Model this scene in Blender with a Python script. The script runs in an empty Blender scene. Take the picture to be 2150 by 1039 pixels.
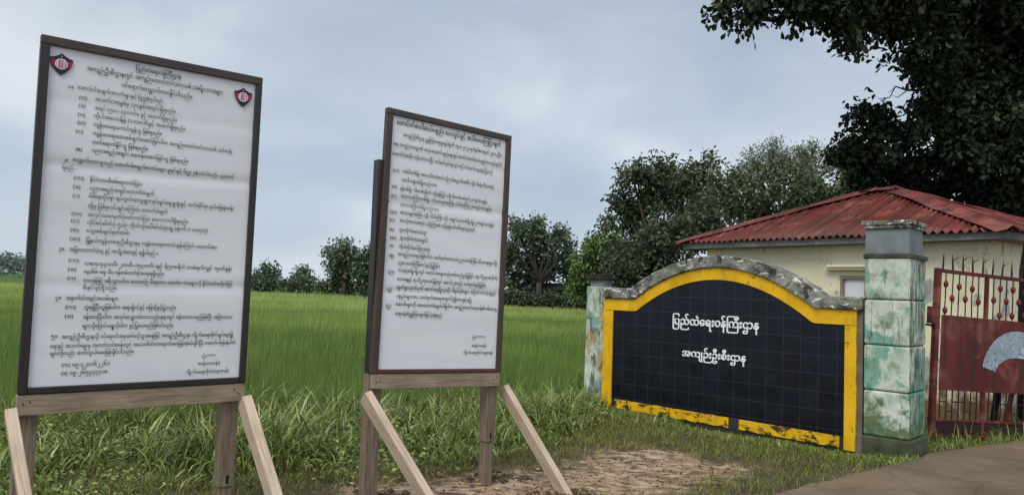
import bpy, bmesh, math, random
import numpy as np
from mathutils import Vector, Matrix, noise as mnoise

random.seed(7)
rng = np.random.default_rng(7)
scene = bpy.context.scene
COL = scene.collection

# ------------------------------------------------------------------ camera
CAM_H = 1.6
FPX, CX, CY = 1600.0, 1075.0, 519.5
PITCH, ROLL = math.atan(88.4 / 1600), math.radians(2.0)
_w = Vector((0, math.cos(PITCH), math.sin(PITCH)))
_u0 = Vector((0, -math.sin(PITCH), math.cos(PITCH)))
_r = Vector((math.cos(ROLL), 0, 0)) + _u0 * math.sin(ROLL)
_u = Vector((-math.sin(ROLL), 0, 0)) + _u0 * math.cos(ROLL)
cam_d = bpy.data.cameras.new('camera')
cam = bpy.data.objects.new('camera', cam_d)
COL.objects.link(cam)
cam.matrix_world = Matrix(((_r.x, _u.x, -_w.x, 0), (_r.y, _u.y, -_w.y, 0), (_r.z, _u.z, -_w.z, CAM_H), (0, 0, 0, 1)))
cam_d.sensor_width = 36
cam_d.lens = 36 * FPX / 2150
cam_d.clip_start = 0.05
cam_d.clip_end = 12000
scene.camera = cam


def P(px, py, Y):
    """photo pixel seen at world depth Y -> world point"""
    d = _r * ((px - CX) / FPX) - _u * ((py - CY) / FPX) + _w
    return Vector((0, 0, CAM_H)) + d * (Y / d.y)


# ------------------------------------------------------------------ world and sun
SUN_EL, SUN_ROT = math.radians(50), math.radians(206)
world = bpy.data.worlds.new('World')
scene.world = world
world.use_nodes = True
nt = world.node_tree
nt.nodes.clear()


def N(t, typ, **kw):
    n = t.nodes.new(typ)
    for k, v in kw.items():
        if k.startswith('i_'):
            n.inputs[k[2:].replace('_', ' ')].default_value = v
        else:
            setattr(n, k, v)
    return n


def ramp(t, fac, stops, interp='LINEAR'):
    n = t.nodes.new('ShaderNodeValToRGB')
    cr = n.color_ramp
    cr.interpolation = interp
    while len(cr.elements) < len(stops):
        cr.elements.new(0.5)
    for e, (p, c) in zip(cr.elements, stops):
        e.position = p
        e.color = (c, c, c, 1) if isinstance(c, (int, float)) else (*c, 1)
    t.links.new(fac, n.inputs['Fac'])
    return n.outputs['Color']


def mixc(t, fac, a, b, mode='MIX'):
    n = t.nodes.new('ShaderNodeMix')
    n.data_type = 'RGBA'
    n.blend_type = mode
    for sock, val in ((n.inputs['Factor'], fac), (n.inputs['A'], a), (n.inputs['B'], b)):
        if hasattr(val, 'is_output'):
            t.links.new(val, sock)
        elif isinstance(val, (int, float)):
            sock.default_value = val
        else:
            sock.default_value = (*val, 1)
    # the colour sockets share names with float ones: set them by index as well
    ins = [s for s in n.inputs if s.type == 'RGBA']
    for sock, val in zip(ins, (a, b)):
        if hasattr(val, 'is_output'):
            t.links.new(val, sock)
        else:
            sock.default_value = (*val, 1)
    return [o for o in n.outputs if o.type == 'RGBA'][0]


def math_n(t, op, a, b=None):
    n = t.nodes.new('ShaderNodeMath')
    n.operation = op
    for i, val in enumerate((a, b)):
        if val is None:
            continue
        if hasattr(val, 'is_output'):
            t.links.new(val, n.inputs[i])
        else:
            n.inputs[i].default_value = val
    return n.outputs[0]


sky = N(nt, 'ShaderNodeTexSky', sky_type='NISHITA', sun_disc=False, sun_elevation=SUN_EL, sun_rotation=SUN_ROT)
geo = N(nt, 'ShaderNodeTexCoord')
mp = N(nt, 'ShaderNodeMapping')
mp.inputs['Scale'].default_value = (1.0, 1.0, 1.9)
mp.inputs['Location'].default_value = (3.1, 0.4, 0.2)
nt.links.new(geo.outputs['Generated'], mp.inputs['Vector'])
n1 = N(nt, 'ShaderNodeTexNoise', i_Scale=2.8, i_Detail=3.5, i_Roughness=0.45, i_Distortion=0.4)
nt.links.new(mp.outputs[0], n1.inputs['Vector'])
n2 = N(nt, 'ShaderNodeTexNoise', i_Scale=7.0, i_Detail=4.0, i_Roughness=0.5)
nt.links.new(mp.outputs[0], n2.inputs['Vector'])
nf = math_n(nt, 'ADD', math_n(nt, 'MULTIPLY', n1.outputs['Fac'], 0.8), math_n(nt, 'MULTIPLY', n2.outputs['Fac'], 0.2))
cloud = ramp(nt, nf, [(0.36, (2.85, 3.4, 4.1)), (0.48, (3.35, 3.9, 4.6)), (0.57, (3.85, 4.4, 5.0)), (0.70, (5.2, 5.6, 6.0))])
sep = N(nt, 'ShaderNodeSeparateXYZ')
nt.links.new(geo.outputs['Generated'], sep.inputs[0])
low = N(nt, 'ShaderNodeMapRange')
nt.links.new(sep.outputs['Z'], low.inputs[0])
for i, v in enumerate((0.0, 0.30, 1.12, 1.0)):
    low.inputs[i + 1].default_value = v
back = N(nt, 'ShaderNodeMapRange')
nt.links.new(sep.outputs['Y'], back.inputs[0])
for i, v in enumerate((0.6, -0.6, 1.0, 1.55)):
    back.inputs[i + 1].default_value = v
gain = math_n(nt, 'MULTIPLY', low.outputs[0], back.outputs[0])
gcol = N(nt, 'ShaderNodeCombineXYZ')
for i in range(3):
    nt.links.new(gain, gcol.inputs[i])
cl2 = mixc(nt, 1.0, cloud, gcol.outputs[0], 'MULTIPLY')
skyc = mixc(nt, 0.92, sky.outputs[0], cl2)
bg = N(nt, 'ShaderNodeBackground', i_Strength=0.1)
nt.links.new(skyc, bg.inputs['Color'])
wo = N(nt, 'ShaderNodeOutputWorld')
nt.links.new(bg.outputs[0], wo.inputs[0])

sun_d = bpy.data.lights.new('sun', 'SUN')
sun_d.energy = 1.55
sun_d.angle = math.radians(35)
sun_d.color = (1.0, 0.95, 0.86)
sun = bpy.data.objects.new('sun', sun_d)
COL.objects.link(sun)
_sd = Vector((math.sin(SUN_ROT) * math.cos(SUN_EL), math.cos(SUN_ROT) * math.cos(SUN_EL), math.sin(SUN_EL)))
sun.rotation_euler = _sd.to_track_quat('Z', 'Y').to_euler()
sun.location = (0, -5, 30)

vs = scene.view_settings
vs.view_transform = 'Standard'
vs.look = 'None'
vs.exposure = 0.5
vs.gamma = 1.0
vs.use_curve_mapping = False


# ------------------------------------------------------------------ materials
def srgb(r, g, b, k=1.0):
    f = lambda c: (c / 255 / 12.92 if c / 255 <= 0.04045 else ((c / 255 + 0.055) / 1.055) ** 2.4) * k
    return (f(r), f(g), f(b))


def new_mat(name, rough=0.8, spec=0.3):
    m = bpy.data.materials.new(name)
    m.use_nodes = True
    t = m.node_tree
    b = t.nodes['Principled BSDF']
    b.inputs['Roughness'].default_value = rough
    b.inputs['Specular IOR Level'].default_value = spec
    return m, t, b


def coords(t, kind='Object', scale=(1, 1, 1), loc=(0, 0, 0)):
    c = N(t, 'ShaderNodeTexCoord')
    m = N(t, 'ShaderNodeMapping')
    m.inputs['Scale'].default_value = scale
    m.inputs['Location'].default_value = loc
    t.links.new(c.outputs[kind], m.inputs['Vector'])
    return m.outputs[0]


def noise_n(t, vec, scale, detail=4, rough=0.55, dist=0.0):
    n = N(t, 'ShaderNodeTexNoise', i_Scale=scale, i_Detail=float(detail), i_Roughness=rough, i_Distortion=dist)
    t.links.new(vec, n.inputs['Vector'])
    return n.outputs['Fac']


def bump(t, b, h, strength=0.3, dist=0.01):
    n = N(t, 'ShaderNodeBump', i_Strength=strength, i_Distance=dist)
    t.links.new(h, n.inputs['Height'])
    t.links.new(n.outputs[0], b.inputs['Normal'])


def plain(name, c, rough=0.7, var=0.15, scale=6.0, spec=0.3, bmp=0.1):
    m, t, b = new_mat(name, rough, spec)
    v = coords(t)
    f = noise_n(t, v, scale, 5)
    lo, hi = tuple(x * (1 - var) for x in c), tuple(min(1, x * (1 + var)) for x in c)
    t.links.new(ramp(t, f, [(0.3, lo), (0.7, hi)]), b.inputs['Base Color'])
    if bmp:
        bump(t, b, noise_n(t, v, scale * 8, 3), bmp, 0.004)
    return m


def wood(name, dark, mid, light, rough=0.75, spec=0.25, streak=1.0):
    m, t, b = new_mat(name, rough, spec)
    v = coords(t, 'UV', (3.0, 42, 1))
    v2 = coords(t, 'UV', (1.6, 5, 1))
    f = noise_n(t, v, 1.5 * streak, 5, 0.6, 0.6)
    g = noise_n(t, v2, 2.0, 3)
    c1 = ramp(t, f, [(0.3, dark), (0.5, mid), (0.72, light)])
    c2 = ramp(t, g, [(0.25, tuple(x * 0.55 for x in mid)), (0.5, mid), (0.8, light)])
    c = mixc(t, 0.42, c1, c2)
    k = noise_n(t, coords(t, 'UV', (5, 9, 1), (3, 1, 0)), 2.3, 2)
    c = mixc(t, ramp(t, k, [(0.70, 0.0), (0.76, 0.55)]), c, tuple(x * 0.35 for x in dark))
    t.links.new(c, b.inputs['Base Color'])
    bump(t, b, f, 0.5, 0.003)
    return m


M = {}
M['old_wood'] = wood('old_wood', srgb(88, 74, 60), srgb(142, 125, 104), srgb(182, 164, 140))
M['post_wood'] = wood('post_wood', srgb(78, 65, 53), srgb(120, 103, 86), srgb(158, 140, 120))
M['new_wood'] = wood('new_wood', srgb(146, 126, 106), srgb(192, 170, 148), srgb(216, 196, 174))
M['frame_brown'] = wood('frame_brown', srgb(42, 32, 27), srgb(62, 47, 38), srgb(84, 66, 52), 0.42, 0.5)
M['frame_black'] = wood('frame_black', srgb(26, 20, 20), srgb(38, 30, 29), srgb(52, 41, 38), 0.38, 0.5)
M['frame_red'] = wood('frame_red', srgb(56, 26, 24), srgb(82, 40, 36), srgb(104, 56, 48), 0.4, 0.5)


def vinyl(name):
    m, t, b = new_mat(name, 0.45, 0.4)
    v = coords(t, 'UV')
    f = noise_n(t, coords(t, 'UV', (0.6, 2.2, 1)), 2.0, 3)
    t.links.new(ramp(t, f, [(0.3, srgb(214, 213, 215)), (0.7, srgb(225, 223, 224))]), b.inputs['Base Color'])
    w = noise_n(t, coords(t, 'UV', (0.35, 2.4, 1)), 1.6, 2, 0.4, 0.3)
    bump(t, b, w, 0.35, 0.03)
    return m


M['vinyl'] = vinyl('vinyl_sheet')
M['ink'] = plain('ink', (0.012, 0.012, 0.016), 0.5, bmp=0)
M['white_paint'] = plain('white_letters', (0.80, 0.80, 0.80), 0.5, 0.04, bmp=0)
M['navy'] = plain('navy', srgb(38, 36, 62), 0.5, bmp=0)
M['crest_red'] = plain('crest_red', srgb(165, 40, 52), 0.5, bmp=0)
M['crest_pink'] = plain('crest_pink', srgb(214, 176, 184), 0.5, bmp=0)
M['white'] = plain('white', (0.72, 0.70, 0.72), 0.6, 0.05, bmp=0)


def stone_coping():
    m, t, b = new_mat('lichen_coping', 0.95, 0.15)
    v = coords(t)
    f = noise_n(t, v, 5.0, 8, 0.68)
    c = ramp(t, f, [(0.33, srgb(58, 58, 54)), (0.45, srgb(112, 112, 104)), (0.56, srgb(142, 142, 132)), (0.68, srgb(168, 168, 158))])
    w = noise_n(t, coords(t, 'Object', (1, 1, 2.2)), 7.5, 6, 0.62, 0.5)
    c = mixc(t, ramp(t, w, [(0.57, 0.0), (0.61, 0.95)]), c, srgb(226, 226, 220))
    g = noise_n(t, v, 3.2, 4)
    c = mixc(t, ramp(t, g, [(0.52, 0.0), (0.72, 0.55)]), c, srgb(102, 118, 84))
    k = noise_n(t, coords(t, 'Object', (1, 1, 1), (4, 2, 1)), 6.5, 6, 0.65)
    c = mixc(t, ramp(t, k, [(0.55, 0.0), (0.61, 0.85)]), c, srgb(36, 36, 34))
    t.links.new(c, b.inputs['Base Color'])
    bump(t, b, noise_n(t, v, 22, 6, 0.7), 0.9, 0.02)
    return m


M['coping'] = stone_coping()


def yellow_paint(name, dirty):
    m, t, b = new_mat(name, 0.6, 0.35)
    v = coords(t)
    f = noise_n(t, v, 4, 5)
    c = ramp(t, f, [(0.3, srgb(196, 150, 8)), (0.55, srgb(222, 172, 16)), (0.75, srgb(232, 182, 34))])
    s = noise_n(t, coords(t, 'Object', (9, 9, 1.2)), 1.4, 5, 0.6)
    c = mixc(t, ramp(t, s, [(0.55, 0.0), (0.75, 0.45)]), c, srgb(120, 84, 8))
    if dirty:
        d = noise_n(t, coords(t, 'Object', (1, 1, 1.8)), 7.5, 8, 0.72, 0.4)
        c = mixc(t, ramp(t, d, [(0.50, 0.0), (0.58, 0.95)]), c, srgb(30, 27, 20))
    else:
        d = noise_n(t, v, 9, 6, 0.65)
        c = mixc(t, ramp(t, d, [(0.59, 0.0), (0.70, 0.75)]), c, srgb(70, 56, 22))
    t.links.new(c, b.inputs['Base Color'])
    bump(t, b, noise_n(t, v, 40, 4), 0.3, 0.004)
    return m


M['yellow'] = yellow_paint('yellow_paint', False)
M['yellow_dirty'] = yellow_paint('yellow_paint_dirty', True)


def tile_black():
    m, t, b = new_mat('black_tiles', 0.3, 0.36)
    v = coords(t, 'UV')
    br = N(t, 'ShaderNodeTexBrick', offset=0.0, squash=1.0)
    br.inputs['Color1'].default_value = (*srgb(11, 12, 22), 1)
    br.inputs['Color2'].default_value = (*srgb(16, 17, 29), 1)
    br.inputs['Mortar'].default_value = (*srgb(43, 44, 53), 1)
    br.inputs['Scale'].default_value = 1.0
    br.inputs['Mortar Size'].default_value = 0.0045
    br.inputs['Mortar Smooth'].default_value = 0.3
    br.inputs['Brick Width'].default_value = 0.2065
    br.inputs['Row Height'].default_value = 0.2025
    mv = coords(t, 'UV', (1, 1, 1), (-0.098, -0.165, 0))
    t.links.new(mv, br.inputs['Vector'])
    d = noise_n(t, v, 2.2, 5)
    c = mixc(t, ramp(t, d, [(0.45, 0.0), (0.8, 0.35)]), br.outputs['Color'], srgb(34, 35, 44))
    t.links.new(c, b.inputs['Base Color'])
    t.links.new(ramp(t, noise_n(t, v, 5, 4), [(0.3, 0.22), (0.7, 0.42)]), b.inputs['Roughness'])
    bump(t, b, br.outputs['Fac'], -0.25, 0.003)
    return m


M['tiles'] = tile_black()


def pillar_paint(name, teal, mosslow=True, ochre=0.0, zlo=0.0, zhi=2.0):
    m, t, b = new_mat(name, 0.85, 0.25)
    v = coords(t)
    f = noise_n(t, v, 4.5, 7, 0.62, 0.4)
    c = ramp(t, f, [(0.34, srgb(150, 160, 142)), (0.5, srgb(184, 192, 176)), (0.66, srgb(206, 210, 200))])
    a = noise_n(t, coords(t, 'Object', (1, 1, 1), (1.7, 5, 2)), 3.2, 6, 0.55, 0.4)
    c = mixc(t, ramp(t, a, [(0.50, 0.0), (0.56, 0.9)]), c, teal)
    g = noise_n(t, coords(t, 'Object', (1, 1, 0.8), (7, 1, 3)), 5.0, 7, 0.66)
    c = mixc(t, ramp(t, g, [(0.53, 0.0), (0.64, 0.75)]), c, srgb(112, 134, 98))
    if ochre:
        o = noise_n(t, coords(t, 'Object', (1, 1, 0.6), (3, 7, 9)), 4.0, 6, 0.6)
        c = mixc(t, ramp(t, o, [(0.48, 0.0), (0.55, ochre)]), c, srgb(172, 154, 112))
        o = noise_n(t, coords(t, 'Object', (1, 1, 0.5), (13, 2, 5)), 14.0, 6, 0.6)
        c = mixc(t, ramp(t, o, [(0.56, 0.0), (0.6, 0.85)]), c, srgb(86, 96, 92))
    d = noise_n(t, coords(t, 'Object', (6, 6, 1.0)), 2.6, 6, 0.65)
    # dark blotches spread further on faces turned towards the gateway
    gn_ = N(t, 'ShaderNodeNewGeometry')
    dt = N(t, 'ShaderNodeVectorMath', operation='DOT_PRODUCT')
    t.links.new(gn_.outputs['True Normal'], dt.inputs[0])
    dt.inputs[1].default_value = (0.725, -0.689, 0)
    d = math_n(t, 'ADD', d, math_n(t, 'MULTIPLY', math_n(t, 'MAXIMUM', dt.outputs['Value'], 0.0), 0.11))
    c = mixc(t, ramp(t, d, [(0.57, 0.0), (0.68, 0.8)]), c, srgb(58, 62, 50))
    if mosslow:
        sp = N(t, 'ShaderNodeSeparateXYZ')
        t.links.new(coords(t), sp.inputs[0])
        mr = N(t, 'ShaderNodeMapRange')
        t.links.new(sp.outputs['Z'], mr.inputs[0])
        for i, q in enumerate((0.0, 0.75, 0.30, 0.0)):
            mr.inputs[i + 1].default_value = q
        g2 = math_n(t, 'ADD', noise_n(t, v, 7, 7, 0.66), mr.outputs[0])
        c = mixc(t, ramp(t, g2, [(0.58, 0.0), (0.72, 0.9)]), c, srgb(84, 98, 58))
    t.links.new(c, b.inputs['Base Color'])
    bump(t, b, noise_n(t, v, 24, 6, 0.65), 0.5, 0.01)
    return m


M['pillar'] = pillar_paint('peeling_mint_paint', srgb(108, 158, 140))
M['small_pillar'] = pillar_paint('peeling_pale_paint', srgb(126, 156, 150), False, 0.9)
M['concrete'] = plain('grey_concrete', srgb(118, 124, 126), 0.9, 0.3, 4.0)
M['mossy'] = plain('mossy_base', srgb(72, 76, 58), 0.95, 0.5, 6.0, bmp=0.5)
M['dark_concrete'] = plain('dark_damp_concrete', srgb(48, 46, 42), 0.95, 0.45, 5.0, bmp=0.4)
M['wall_side'] = plain('bare_render', srgb(104, 96, 86), 0.95, 0.3, 5.0, bmp=0.4)


def cream_wall():
    m, t, b = new_mat('cream_wall', 0.85, 0.25)
    v = coords(t)
    f = noise_n(t, v, 1.6, 5)
    c = ramp(t, f, [(0.3, srgb(228, 216, 180)), (0.7, srgb(238, 228, 198))])
    p = noise_n(t, coords(t, 'Object', (1, 1, 1), (2, 3, 1)), 2.6, 5, 0.55, 0.3)
    sp = N(t, 'ShaderNodeSeparateXYZ')
    t.links.new(coords(t), sp.inputs[0])
    hi = N(t, 'ShaderNodeMapRange')
    t.links.new(sp.outputs['Z'], hi.inputs[0])
    for i, q in enumerate((1.9, 2.3, 0.0, 0.25)):
        hi.inputs[i + 1].default_value = q
    pm = math_n(t, 'SUBTRACT', p, hi.outputs[0])
    c = mixc(t, ramp(t, pm, [(0.555, 0.0), (0.58, 0.8)]), c, srgb(150, 152, 150))
    q = noise_n(t, coords(t, 'Object', (1, 1, 1), (9, 3, 1)), 7.0, 5, 0.6)
    c = mixc(t, ramp(t, math_n(t, 'SUBTRACT', q, hi.outputs[0]), [(0.63, 0.0), (0.66, 0.75)]), c, srgb(138, 132, 112))
    lo = N(t, 'ShaderNodeMapRange')
    t.links.new(sp.outputs['Z'], lo.inputs[0])
    for i, qq in enumerate((0.0, 0.75, 0.36, 0.0)):
        lo.inputs[i + 1].default_value = qq
    g = math_n(t, 'ADD', noise_n(t, coords(t, 'Object', (2, 2, 1)), 3.5, 6, 0.65), lo.outputs[0])
    c = mixc(t, ramp(t, g, [(0.58, 0.0), (0.8, 0.92)]), c, srgb(96, 70, 40))
    t.links.new(c, b.inputs['Base Color'])
    bump(t, b, noise_n(t, v, 14, 5), 0.2, 0.01)
    return m


M['cream'] = cream_wall()


def roof_red(name, a, bb, c3):
    m, t, b = new_mat(name, 0.6, 0.35)
    v = coords(t)
    f = noise_n(t, v, 2.2, 6, 0.6, 0.3)
    c = ramp(t, f, [(0.3, a), (0.5, bb), (0.72, c3)])
    s = noise_n(t, v, 11, 6, 0.7)
    c = mixc(t, ramp(t, s, [(0.55, 0.0), (0.70, 0.7)]), c, srgb(48, 24, 21))
    rs_ = noise_n(t, v, 0.9, 6, 0.65, 0.4)
    c = mixc(t, ramp(t, rs_, [(0.46, 0.0), (0.62, 0.6)]), c, srgb(92, 52, 38))
    fd = noise_n(t, coords(t, 'Object', (1, 1, 1), (6, 2, 0)), 1.7, 6, 0.65, 0.4)
    c = mixc(t, ramp(t, fd, [(0.52, 0.0), (0.64, 0.6)]), c, srgb(146, 92, 80))
    st = noise_n(t, coords(t, 'UV', (9.0, 0.5, 1)), 1.0, 3)
    c = mixc(t, ramp(t, st, [(0.47, 0.0), (0.60, 0.7)]), c, srgb(54, 26, 22))
    t.links.new(c, b.inputs['Base Color'])
    bump(t, b, noise_n(t, v, 30, 4), 0.2, 0.006)
    return m


M['roof'] = roof_red('red_sheet_roof', srgb(84, 32, 26), srgb(108, 42, 34), srgb(124, 58, 48))
M['ridge'] = roof_red('faded_ridge', srgb(98, 42, 38), srgb(126, 60, 54), srgb(142, 82, 74))
M['fascia'] = wood('fascia_grey', srgb(58, 58, 56), srgb(120, 120, 116), srgb(164, 164, 158))
M['gate_red'] = roof_red('gate_oxide_red', srgb(70, 18, 17), srgb(92, 25, 23), srgb(106, 36, 31))
M['gate_dark'] = plain('gate_dark_bar', srgb(44, 22, 22), 0.6, 0.3, 20)
M['bead'] = plain('gate_bead_red', srgb(104, 36, 30), 0.55, 0.3, 20)


def emblem_grey():
    m, t, b = new_mat('faded_grey_arch', 0.7, 0.3)
    v = coords(t)
    c = ramp(t, noise_n(t, v, 7, 5), [(0.3, srgb(122, 136, 148)), (0.7, srgb(150, 162, 172))])
    w = noise_n(t, coords(t, 'Object', (1, 1, 1), (5, 1, 0)), 13, 3, 0.5, 1.6)
    c = mixc(t, ramp(t, w, [(0.58, 0.0), (0.63, 0.7)]), c, srgb(190, 198, 204))
    k = noise_n(t, coords(t, 'Object', (1, 1, 1), (1, 8, 4)), 12, 3, 0.5, 1.8)
    c = mixc(t, ramp(t, k, [(0.61, 0.0), (0.65, 0.8)]), c, srgb(58, 66, 76))
    t.links.new(c, b.inputs['Base Color'])
    return m


M['arch_grey'] = emblem_grey()
M['pane'] = plain('pale_pane', srgb(224, 225, 228), 0.25, 0.05, 3, 0.5, 0)
M['bark'] = plain('bark', srgb(64, 56, 48), 0.95, 0.4, 9, bmp=0.8)
M['hut_grey'] = plain('hut_boards', srgb(44, 46, 44), 0.95, 0.35, 2)
M['dark'] = plain('dark_opening', srgb(20, 20, 20), 0.9, 0.2, 2)
M['scrap'] = plain('litter_white', (0.75, 0.75, 0.74), 0.7, 0.1, 8, bmp=0)
M['dry_leaf'] = plain('dry_leaf', srgb(188, 160, 92), 0.8, 0.3, 30, bmp=0)


def leafy(name, stops, trans=0.25, rough=0.5, spec=0.3):
    m = bpy.data.materials.new(name)
    m.use_nodes = True
    t = m.node_tree
    b = t.nodes['Principled BSDF']
    b.inputs['Roughness'].default_value = rough
    b.inputs['Specular IOR Level'].default_value = spec
    a = N(t, 'ShaderNodeAttribute', attribute_name='tint')
    c = ramp(t, a.outputs['Fac'], stops)
    t.links.new(c, b.inputs['Base Color'])
    tr = N(t, 'ShaderNodeBsdfTranslucent')
    t.links.new(c, tr.inputs['Color'])
    mx = N(t, 'ShaderNodeMixShader')
    mx.inputs[0].default_value = trans
    t.links.new(b.outputs[0], mx.inputs[1])
    t.links.new(tr.outputs[0], mx.inputs[2])
    t.links.new(mx.outputs[0], t.nodes['Material Output'].inputs[0])
    return m


M['leaf_big'] = leafy('broad_leaf', [(0.0, (0.017, 0.023, 0.016)), (0.6, (0.034, 0.048, 0.028)), (0.9, (0.063, 0.087, 0.036)), (1.0, (0.098, 0.098, 0.042))], 0.12, 0.6, 0.15)
M['leaf_mid'] = leafy('mid_leaf', [(0.0, (0.05, 0.063, 0.042)), (0.5, (0.10, 0.126, 0.07)), (0.85, (0.165, 0.205, 0.095)), (1.0, (0.20, 0.245, 0.10))], 0.2, 0.6, 0.2)
M['leaf_grey'] = leafy('greyish_leaf', [(0.0, (0.122, 0.147, 0.094)), (0.5, (0.208, 0.237, 0.154)), (1.0, (0.365, 0.383, 0.247))], 0.2, 0.55)
M['leaf_bright'] = leafy('bright_leaf', [(0.0, (0.067, 0.108, 0.030)), (0.5, (0.134, 0.208, 0.055)), (1.0, (0.256, 0.331, 0.083))], 0.25, 0.55)
M['leaf_far'] = leafy('far_leaf', [(0.0, (0.074, 0.096, 0.065)), (0.5, (0.117, 0.152, 0.094)), (1.0, (0.190, 0.235, 0.126))], 0.15, 0.6)
M['woods'] = leafy('distant_woods', [(0.0, (0.157, 0.194, 0.185)), (1.0, (0.246, 0.300, 0.255))], 0.1, 0.7)  # pale greyish tones: the distance haze is put into the leaf colour
M['grass'] = leafy('wild_grass', [(0.0, (0.075, 0.10, 0.024)), (0.4, (0.20, 0.265, 0.055)), (0.7, (0.35, 0.42, 0.105)), (0.88, (0.55, 0.58, 0.24)), (1.0, (0.64, 0.54, 0.30))], 0.3, 0.36, 0.5)
M['short_grass'] = leafy('short_grass', [(0.0, (0.081, 0.110, 0.024)), (0.5, (0.173, 0.211, 0.043)), (0.8, (0.284, 0.277, 0.081)), (1.0, (0.446, 0.319, 0.135))], 0.25, 0.55)
M['rice'] = leafy('rice_leaf', [(0.0, (0.10, 0.155, 0.038)), (0.4, (0.185, 0.275, 0.062)), (0.75, (0.32, 0.41, 0.10)), (1.0, (0.48, 0.52, 0.17))], 0.3, 0.55)


def ground_mat():
    m, t, b = new_mat('earth', 0.95, 0.2)
    v = coords(t)
    f = noise_n(t, v, 2.5, 7, 0.65)
    soil = ramp(t, f, [(0.3, srgb(62, 52, 40)), (0.5, srgb(88, 76, 58)), (0.7, srgb(116, 100, 78))])
    f2 = noise_n(t, v, 7.0, 8, 0.7)
    sand = ramp(t, f2, [(0.28, srgb(104, 84, 66)), (0.43, srgb(156, 130, 106)), (0.57, srgb(188, 162, 138)), (0.72, srgb(208, 186, 164))])
    dk = noise_n(t, coords(t, 'Object', (1, 2.2, 1)), 6.0, 7, 0.7, 0.6)
    sand = mixc(t, ramp(t, dk, [(0.49, 0.0), (0.58, 0.85)]), sand, srgb(70, 55, 41))
    rd = noise_n(t, v, 1.3, 3)
    sand = mixc(t, ramp(t, rd, [(0.5, 0.0), (0.7, 0.4)]), sand, srgb(176, 122, 96))
    a = N(t, 'ShaderNodeAttribute', attribute_name='sand')
    k = math_n(t, 'ADD', a.outputs['Fac'], math_n(t, 'MULTIPLY', math_n(t, 'SUBTRACT', noise_n(t, v, 3.2, 6, 0.65), 0.5), 1.4))
    c = mixc(t, ramp(t, k, [(0.4, 0.0), (0.62, 1.0)]), soil, sand)
    g = N(t, 'ShaderNodeAttribute', attribute_name='green')
    gc = ramp(t, noise_n(t, coords(t, 'Object', (0.03, 0.25, 1)), 3.0, 5), [(0.3, (0.05, 0.10, 0.02)), (0.7, (0.085, 0.15, 0.03))])
    c = mixc(t, g.outputs['Fac'], c, gc)
    t.links.new(c, b.inputs['Base Color'])
    bump(t, b, noise_n(t, v, 18, 7, 0.7), 0.8, 0.03)
    return m


def road_mat():
    m, t, b = new_mat('worn_road', 0.7, 0.4)
    v = coords(t)
    f = noise_n(t, coords(t, 'Object', (1, 1, 1)), 1.1, 6, 0.6)
    c = ramp(t, f, [(0.3, srgb(90, 76, 60)), (0.5, srgb(112, 96, 78)), (0.7, srgb(132, 115, 94))])
    w = noise_n(t, coords(t, 'Object', (0.7, 1.6, 1), (3, 1, 0)), 1.4, 5, 0.6)
    c = mixc(t, ramp(t, w, [(0.5, 0.0), (0.68, 0.55)]), c, srgb(118, 86, 62))
    wv = N(t, 'ShaderNodeVectorMath', operation='ADD')
    nz = N(t, 'ShaderNodeTexNoise', i_Scale=2.5, i_Detail=4.0)
    t.links.new(v, nz.inputs['Vector'])
    sc_ = N(t, 'ShaderNodeVectorMath', operation='SCALE')
    t.links.new(nz.outputs['Color'], sc_.inputs[0])
    sc_.inputs['Scale'].default_value = 0.35
    t.links.new(v, wv.inputs[0])
    t.links.new(sc_.outputs[0], wv.inputs[1])
    vo = N(t, 'ShaderNodeTexVoronoi', feature='DISTANCE_TO_EDGE', i_Scale=0.55)
    t.links.new(wv.outputs[0], vo.inputs['Vector'])
    c = mixc(t, ramp(t, vo.outputs['Distance'], [(0.001, 0.5), (0.006, 0.0)]), c, srgb(46, 40, 34))
    s = noise_n(t, v, 60, 3)
    c = mixc(t, ramp(t, s, [(0.55, 0.0), (0.75, 0.5)]), c, srgb(146, 132, 118))
    t.links.new(c, b.inputs['Base Color'])
    t.links.new(ramp(t, w, [(0.35, 0.26), (0.65, 0.7)]), b.inputs['Roughness'])
    bump(t, b, noise_n(t, v, 45, 5, 0.7), 0.45, 0.01)
    return m


M['earth'] = ground_mat()
M['road'] = road_mat()


# ------------------------------------------------------------------ building helpers
class Fr:
    """local frame: o origin, a along, n out of the face, up"""

    def __init__(s, o, a, n, up=(0, 0, 1)):
        s.o, s.a, s.n, s.up = Vector(o), Vector(a).normalized(), Vector(n).normalized(), Vector(up).normalized()

    def p(s, u, v, w):
        return s.o + s.a * u + s.n * v + s.up * w


WORLD = Fr((0, 0, 0), (1, 0, 0), (0, 1, 0))


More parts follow.
